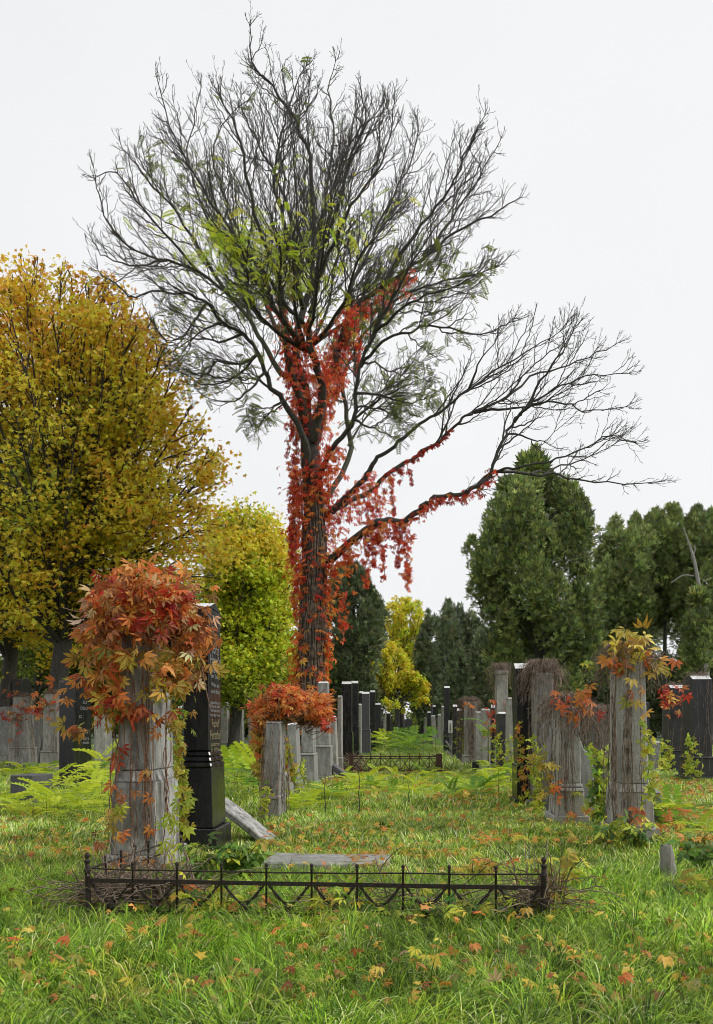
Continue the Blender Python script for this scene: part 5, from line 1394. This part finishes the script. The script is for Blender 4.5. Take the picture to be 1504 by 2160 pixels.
# bare saplings
for (u, v, vt, lab) in ((685, 1730, 1632, 'thin bare dark sapling stem left of the rusty fence'), (757, 1725, 1602, 'thin bare dark sapling stem before the rusty fence'), (862, 1712, 1650, 'short bare stem in front of the rusty fence right half')):
    b = P(u, v); S = ppm(b.y); h = (v - vt) / S
    root = empty('bare_sapling', b); tag(root, lab, 'sapling')
    link('stem', tubes([[Vector((random.gauss(0, .01), 0, h * i / 7)) for i in range(8)]], [[.008 - .0006 * i for i in range(8)]], 5).mesh('stem', M['bark'], True), root)
for (u, v, pts, lab) in ((790, 1872, ((0, 0), (20, -50), (55, -85)), 'dark bare twig poking up behind the iron fence left of its middle'), (1090, 1862, ((0, 0), (-10, -50), (-40, -78)), 'dark bare twig poking up behind the right half of the iron fence'), (1000, 1872, ((0, 0), (-3, -30), (-2, -60)), 'thin straight twig poking up behind the iron fence')):
    b = P(u, v); S = ppm(b.y); root = empty('bare_twig', b); tag(root, lab, 'twig')
    link('stem', tubes([catmull([Vector((x / S, 0, -y / S)) for x, y in pts], 8)], [[.005 - .0004 * i for i in range(8)]], 5).mesh('stem', M['bark'], True), root)

# tree-of-heaven seedlings: stem and separate fronds
FRONDC = {'lime': [(.54, .68, .05), (.66, .76, .06), (.42, .58, .045)], 'green': [(.2, .36, .05), (.28, .46, .05), (.38, .56, .06)]}
FR = {}
for kind, cols in FRONDC.items():
    FR[kind] = []
    for i in range(5):
        V, Fc = pinnate(random.choice((6, 7, 8)), .06, random.uniform(.27, .36), random.uniform(.4, .9))
        V = V + rng.normal(0, .006, V.shape)
        C = np.repeat(pal(1, cols, jit=.1), len(V), 0) * (1 + rng.normal(0, .08, (len(V), 1)))
        FR[kind].append(mesh_np('frond', V, Fc, M['leaf'], np.clip(C, .01, .9)))
SAP = tubes([[Vector((0, 0, i / 5)) for i in range(6)]], [[.02 - .0015 * i for i in range(6)]], 5).mesh('stem', M['stem_green'], True)
def seedling(loc, hgt, nf, L, kind, label, group):
    root = empty('seedling', loc, random.uniform(0, 6)); tag(root, label, 'seedling', group)
    o = link('stem', SAP, root); o.scale = (hgt * .7, hgt * .7, hgt)
    for i in range(nf):
        a = i * 2.4 + random.gauss(0, .3); z = hgt * (.45 + .55 * i / max(1, nf - 1)); el = .2 + .75 * i / nf + random.gauss(0, .2)
        D = Vector((math.cos(a) * math.cos(el), math.sin(a) * math.cos(el), math.sin(el))); X = D.cross(Vector((0, 0, 1))).normalized(); N = X.cross(D)
        s = L * random.uniform(.75, 1.15)
        f = link('frond', random.choice(FR[kind]), root)
        f.matrix_basis = Matrix(((X.x * s, D.x * s, N.x * s, 0), (X.y * s, D.y * s, N.y * s, 0), (X.z * s, D.z * s, N.z * s, z), (0, 0, 0, 1)))
SD = [ # u range, v range, count, height, frond length, kind mix, label, group
    ((715, 1000), (1640, 1690), 44, (.06, .22), (.26, .42), .8, 'bright yellow green feathery seedling in the aisle before the rusty fence', 'seedlings before the rusty fence'),
    ((770, 930), (1572, 1600), 34, (.5, .9), (.55, .9), .45, 'leafy green seedling filling the far aisle behind the rusty fence', 'seedlings behind the rusty fence'),
    ((5, 235), (1640, 1735), 30, (.12, .45), (.28, .46), .85, 'bright feathery seedling round the dark block at left', 'seedlings round the dark block at left'),
    ((485, 550), (1600, 1690), 12, (.25, .7), (.4, .7), .5, 'feathery green seedling between the black obelisk and the short stone', 'seedlings right of the black obelisk'),
    ((600, 720), (1690, 1722), 10, (.08, .25), (.25, .4), .6, 'small feathery seedling at the foot of the grey left row stones', 'seedlings at the foot of the left row'),
    ((1000, 1090), (1640, 1690), 12, (.15, .6), (.3, .5), .5, 'feathery green seedling at the foot of the right row', 'seedlings at the foot of the right row'),
    ((1395, 1500), (1735, 1790), 4, (.15, .35), (.35, .5), .3, 'drooping green seedling in the grass at the right edge', 'seedlings at the right edge')]
for (ur, vr, n, hr, lr, lm, lab, grp) in SD:
    for i in range(n):
        p = P(random.uniform(*ur), random.uniform(*vr))
        seedling(p, random.uniform(*hr), random.randint(6, 9), random.uniform(*lr), 'lime' if random.random() < lm else 'green', lab, grp)
b = P(215, 1690); seedling(b, .7, 9, .5, 'lime', 'bright seedling right of the round topped black stone base', None)
b = P(1030, 1648); seedling(b, 1.3, 8, .55, 'green', 'tall thin seedling before the narrow pale stone of the right row', None)

#@@GRASS
def tuft(i, nb, hgt, spread, bend, cols):
    V, Fc, C = [], [], []
    lean_a = random.uniform(0, 6.28)
    for b in range(nb):
        a = random.gauss(0, .95); r = random.random() ** .6 * spread
        ox, oy = math.cos(a) * r * random.random(), math.sin(a) * r * random.random()
        L = hgt * random.uniform(.55, 1.15); bd = bend * random.uniform(.4, 1.4); w = random.uniform(.0022, .0042)
        px, py = -math.sin(a), math.cos(a)
        c = pal(1, cols, jit=.18)[0]; s = len(V)
        th = random.uniform(.05, .35); x = z = 0.0; k = 5
        for j in range(k):
            ww = w * (1 - (j / (k - 1)) ** 1.6)
            X, Yy = ox + math.cos(a) * x, oy + math.sin(a) * x
            if j < k - 1:
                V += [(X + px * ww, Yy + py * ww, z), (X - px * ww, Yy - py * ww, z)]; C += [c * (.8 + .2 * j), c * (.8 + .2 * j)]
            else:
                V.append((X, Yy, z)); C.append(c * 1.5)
            th += bd / (k - 1) * (.6 + .4 * j)
            x += math.sin(th) * L / (k - 1); z += math.cos(th) * L / (k - 1)
        for j in range(k - 2):
            q = s + 2 * j; Fc += [(q, q + 1, q + 3), (q, q + 3, q + 2)]
        q = s + 2 * (k - 2); Fc.append((q, q + 1, q + 2))
    V = np.array(V); V[:, 2] = np.maximum(V[:, 2], .004)
    return mesh_np('tuft', V, np.array(Fc), M['grass'], np.clip(np.array(C), .01, .85))
GC = [(.16, .29, .02), (.24, .41, .03), (.10, .19, .016), (.42, .58, .06), (.06, .115, .012), (.32, .48, .04), (.7, .76, .3), (.07, .13, .014)]
long_c = bpy.data.collections.new('long_tufts'); short_c = bpy.data.collections.new('short_tufts')
for i in range(7):
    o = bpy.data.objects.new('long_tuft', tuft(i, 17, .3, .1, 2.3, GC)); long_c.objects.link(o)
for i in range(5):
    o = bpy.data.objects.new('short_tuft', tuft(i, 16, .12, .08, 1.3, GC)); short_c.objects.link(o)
def scatter(name, pts, rot, scl, tint, coll, mesh_label):
    me = bpy.data.meshes.new(name); me.vertices.add(len(pts)); me.vertices.foreach_set('co', np.asarray(pts, dtype=np.float32).ravel())
    n = len(pts)
    for an, ty, arr, key in (('rotv', 'FLOAT_VECTOR', rot, 'vector'), ('scl', 'FLOAT', scl, 'value'), ('idx', 'INT', rng.integers(0, 50, n), 'value')):
        a = me.attributes.new(an, ty, 'POINT'); a.data.foreach_set(key, np.asarray(arr, dtype=np.int32 if ty == 'INT' else np.float32).ravel())
    a = me.attributes.new('tint', 'FLOAT_COLOR', 'POINT'); c4 = np.ones((n, 4), dtype=np.float32); c4[:, :3] = tint; a.data.foreach_set('color', c4.ravel())
    me.update(); me.materials.append(M['grass'])
    o = link(name, me); tag(o, mesh_label, 'grass', None, 'stuff')
    ng = bpy.data.node_groups.new(name + '_nodes', 'GeometryNodeTree')
    ng.interface.new_socket('Geometry', in_out='INPUT', socket_type='NodeSocketGeometry'); ng.interface.new_socket('Geometry', in_out='OUTPUT', socket_type='NodeSocketGeometry')
    N = ng.nodes; gi = N.new('NodeGroupInput'); go = N.new('NodeGroupOutput'); ip = N.new('GeometryNodeInstanceOnPoints'); ci = N.new('GeometryNodeCollectionInfo')
    ci.inputs['Collection'].default_value = coll; ci.inputs['Separate Children'].default_value = True; ci.inputs['Reset Children'].default_value = True
    ip.inputs['Pick Instance'].default_value = True
    def attr(nm, ty):
        x = N.new('GeometryNodeInputNamedAttribute'); x.data_type = ty; x.inputs['Name'].default_value = nm
        return [s for s in x.outputs if s.enabled and s.name == 'Attribute'][0]
    L = ng.links; L.new(gi.outputs[0], ip.inputs['Points']); L.new(ci.outputs[0], ip.inputs['Instance'])
    e2r = N.new('FunctionNodeEulerToRotation'); L.new(attr('rotv', 'FLOAT_VECTOR'), e2r.inputs[0]); L.new(e2r.outputs[0], ip.inputs['Rotation'])
    L.new(attr('scl', 'FLOAT'), ip.inputs['Scale']); L.new(attr('idx', 'INT'), ip.inputs['Instance Index'])
    L.new(ip.outputs[0], go.inputs[0])
    md = o.modifiers.new('scatter', 'NODES'); md.node_group = ng
    return o
def grass_field(name, label, y0, y1, dens, coll, sc, seed, margin=.6, lush=1.0):
    area_pts = []
    A = 0.5 * ((y1 + y0)) * (y1 - y0) * 1504 / F * 1.1 + margin * 2 * (y1 - y0)
    n = int(A * dens)
    y = np.sqrt(rng.uniform(y0 ** 2, y1 ** 2, n)); hw = y * 752 / F * 1.06 + margin
    x = rng.uniform(-1, 1, n) * hw
    keep = np.ones(n, bool)
    sl = P(690, 1842)
    keep &= ~((np.abs(x - sl.x) < .52) & (np.abs(y - sl.y - .27) < .3))
    fa, fb = P(741, 1634), P(926, 1634)
    keep &= ~((x > fa.x - .2) & (x < fb.x + .2) & (y > fa.y - 3.2) & (y < fa.y + 1.5) & (rng.random(n) < .8))
    x, y = x[keep], y[keep]; n = len(x)
    nn = np.array([mnoise.noise(Vector((a * .8, b * .8, seed))) for a, b in zip(x, y)])
    n2 = np.array([mnoise.noise(Vector((a * 2.5, b * 2.5, seed + 4))) for a, b in zip(x, y)])
    pts = np.stack([x, y, np.array([gz(a, b) - .005 for a, b in zip(x, y)])], 1)
    tint = np.ones((n, 3)) * (1.0 + .35 * nn[:, None] + .35 * n2[:, None] + rng.normal(0, .2, (n, 1)))
    dry = np.clip((n2 - .25) * 2.0, 0, .7)[:, None]
    tint = tint * (1 - dry) + dry * np.array([1.45, .95, 1.2])
    n5 = np.array([mnoise.noise(Vector((a * .9, b * .9, seed + 11))) for a, b in zip(x, y)])
    rot = np.stack([rng.normal(0, .15, n), rng.normal(0, .15, n), n5 * 7 + rng.normal(0, .8, n)], 1)
    scl = rng.uniform(.7, 1.25, n) * sc * (1 + .3 * nn)
    return scatter(name, pts, rot, scl, np.clip(tint * lush, .3, 1.9), coll, label)
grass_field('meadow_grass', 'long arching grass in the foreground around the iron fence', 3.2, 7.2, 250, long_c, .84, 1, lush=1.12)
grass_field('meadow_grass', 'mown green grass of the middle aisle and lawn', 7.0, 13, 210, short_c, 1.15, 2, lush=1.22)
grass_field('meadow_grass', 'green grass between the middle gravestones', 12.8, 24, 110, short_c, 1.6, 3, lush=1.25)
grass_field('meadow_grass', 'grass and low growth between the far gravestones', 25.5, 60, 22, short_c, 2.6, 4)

# leaf litter: scattered small leaves as one mass, the larger near ones singly
def litter():
    g = Geo()
    def put(n, u0, u1, v0, v1, sz, cols, zr, tm):
        v = rng.uniform(v0, v1, n); u = rng.uniform(u0, u1, n)
        Y = F * H / (v - VH); x = (u - UC) * Y / F
        T = np.stack([x, Y, rng.uniform(zr[0], zr[1], n)], 1)
        Dv = rng.normal(0, 1, (n, 3)); Dv[:, 2] *= .35
        g.add(*inst(*tm, T, Dv, rng.normal(0, .3, (n, 3)) + np.array([0, -.25, 1]), rng.uniform(sz[0], sz[1], n), pal(n, cols, jit=.25)))
    put(420, 0, 1504, 1800, 2160, (.035, .07), OLI + BRN + ORA + YLW, (.04, .14), PALM5)
    put(360, 560, 1200, 1700, 1800, (.05, .09), ORA + YLW + OLI, (.05, .12), PALM5)
    put(420, 950, 1504, 1680, 1800, (.05, .09), ORA + OLI + YGR, (.05, .14), PALM5)
    put(260, 0, 260, 1700, 1830, (.05, .09), ORA + YLW + OLI, (.05, .1), PALM5)
    put(420, 700, 1100, 1630, 1705, (.07, .12), ORA + YLW + YGR, (.05, .18), PALM5)
    put(300, 640, 740, 1640, 1665, (.08, .14), BRN + ORA, (.03, .1), PALM5)
    put(260, 1380, 1504, 1650, 1740, (.07, .12), ORA + RED + YLW, (.05, .14), PALM5)
    put(60, 720, 820, 1820, 1850, (.04, .07), BRN + OLI, (.085, .09), PALM5)
    put(200, 560, 1000, 1806, 1822, (.05, .08), OLI + ORA, (.03, .09), PALM5)
    o = link('leaf_litter', g.mesh('leaf_litter', M['leaf'])); tag(o, 'small fallen autumn leaves scattered through the grass', 'leaves', None, 'stuff')
litter()
FLV = {'orange': ORA, 'yellow': YLW, 'brown': BRN + ORA[3:], 'olive': OLI, 'red': RED}
FLL = {'orange': 'orange fallen creeper leaf lying in the foreground grass', 'yellow': 'yellow fallen leaf lying in the foreground grass', 'brown': 'brown curled fallen leaf lying in the foreground grass', 'olive': 'ochre fallen creeper leaf lying in the foreground grass', 'red': 'red fallen creeper leaf lying in the foreground grass'}
FLM = []
for i in range(4):
    V, Fc = palmate(random.choice((3, 5)), random.uniform(55, 80), random.uniform(.2, .5), random.uniform(.16, .22)); V = V + rng.normal(0, .03, V.shape); FLM.append(mesh_np('fallen_leaf', V, Fc, M['leaf_obj']))
V, Fc = STAR; FLM.append(mesh_np('fallen_leaf', V + rng.normal(0, .03, V.shape), Fc, M['leaf_obj']))
def fallen(u, v, kind, sz, z):
    p = P(u, v)
    a = random.uniform(0, 6.28); D = Vector((math.cos(a), math.sin(a), random.gauss(0, .25)))
    o = one_leaf(None, (p.x, p.y, z), D, (random.gauss(0, .3), -.35 + random.gauss(0, .3), 1), sz, pal(1, FLV[kind], jit=.15)[0], FLM, 'fallen_leaf')
    tag(o, FLL[kind], 'leaf', kind + ' leaves in the foreground grass')
for (u, v, k, s) in ((40, 2050, 'orange', .11), (148, 2050, 'red', .11), (70, 2030, 'yellow', .10), (240, 2065, 'orange', .10), (205, 2140, 'orange', .09), (70, 2140, 'olive', .09), (590, 2060, 'brown', .08), (930, 2100, 'yellow', .11), (575, 2030, 'orange', .08), (885, 1975, 'orange', .13), (905, 1968, 'yellow', .12), (880, 2000, 'yellow', .13), (985, 1985, 'yellow', .12), (1015, 1990, 'orange', .11), (1045, 1985, 'olive', .13), (1080, 1990, 'yellow', .11), (1110, 1975, 'olive', .11), (1190, 1905, 'orange', .11), (1280, 1990, 'yellow', .11), (1370, 1925, 'yellow', .12), (1480, 2040, 'yellow', .13), (1440, 2010, 'olive', .12), (1405, 2095, 'yellow', .11), (1330, 2120, 'yellow', .1), (1310, 2140, 'orange', .1), (1490, 2130, 'olive', .14), (1195, 2070, 'red', .09), (285, 1975, 'orange', .09), (415, 2100, 'yellow', .09), (700, 2000, 'olive', .09), (800, 2120, 'yellow', .09), (1060, 2050, 'yellow', .1), (670, 1925, 'orange', .10), (165, 2090, 'olive', .1), (105, 2090, 'brown', .1), (330, 2010, 'brown', .09), (30, 2100, 'olive', .11)):
    fallen(u, v, k, s * .68, .17 if v > 1960 else .15)
for i in range(190):
    fallen(random.uniform(0, 1504), random.uniform(1870, 2155), random.choice(('orange', 'yellow', 'yellow', 'brown', 'olive', 'olive')), random.uniform(.035, .065), random.uniform(.08, .17))
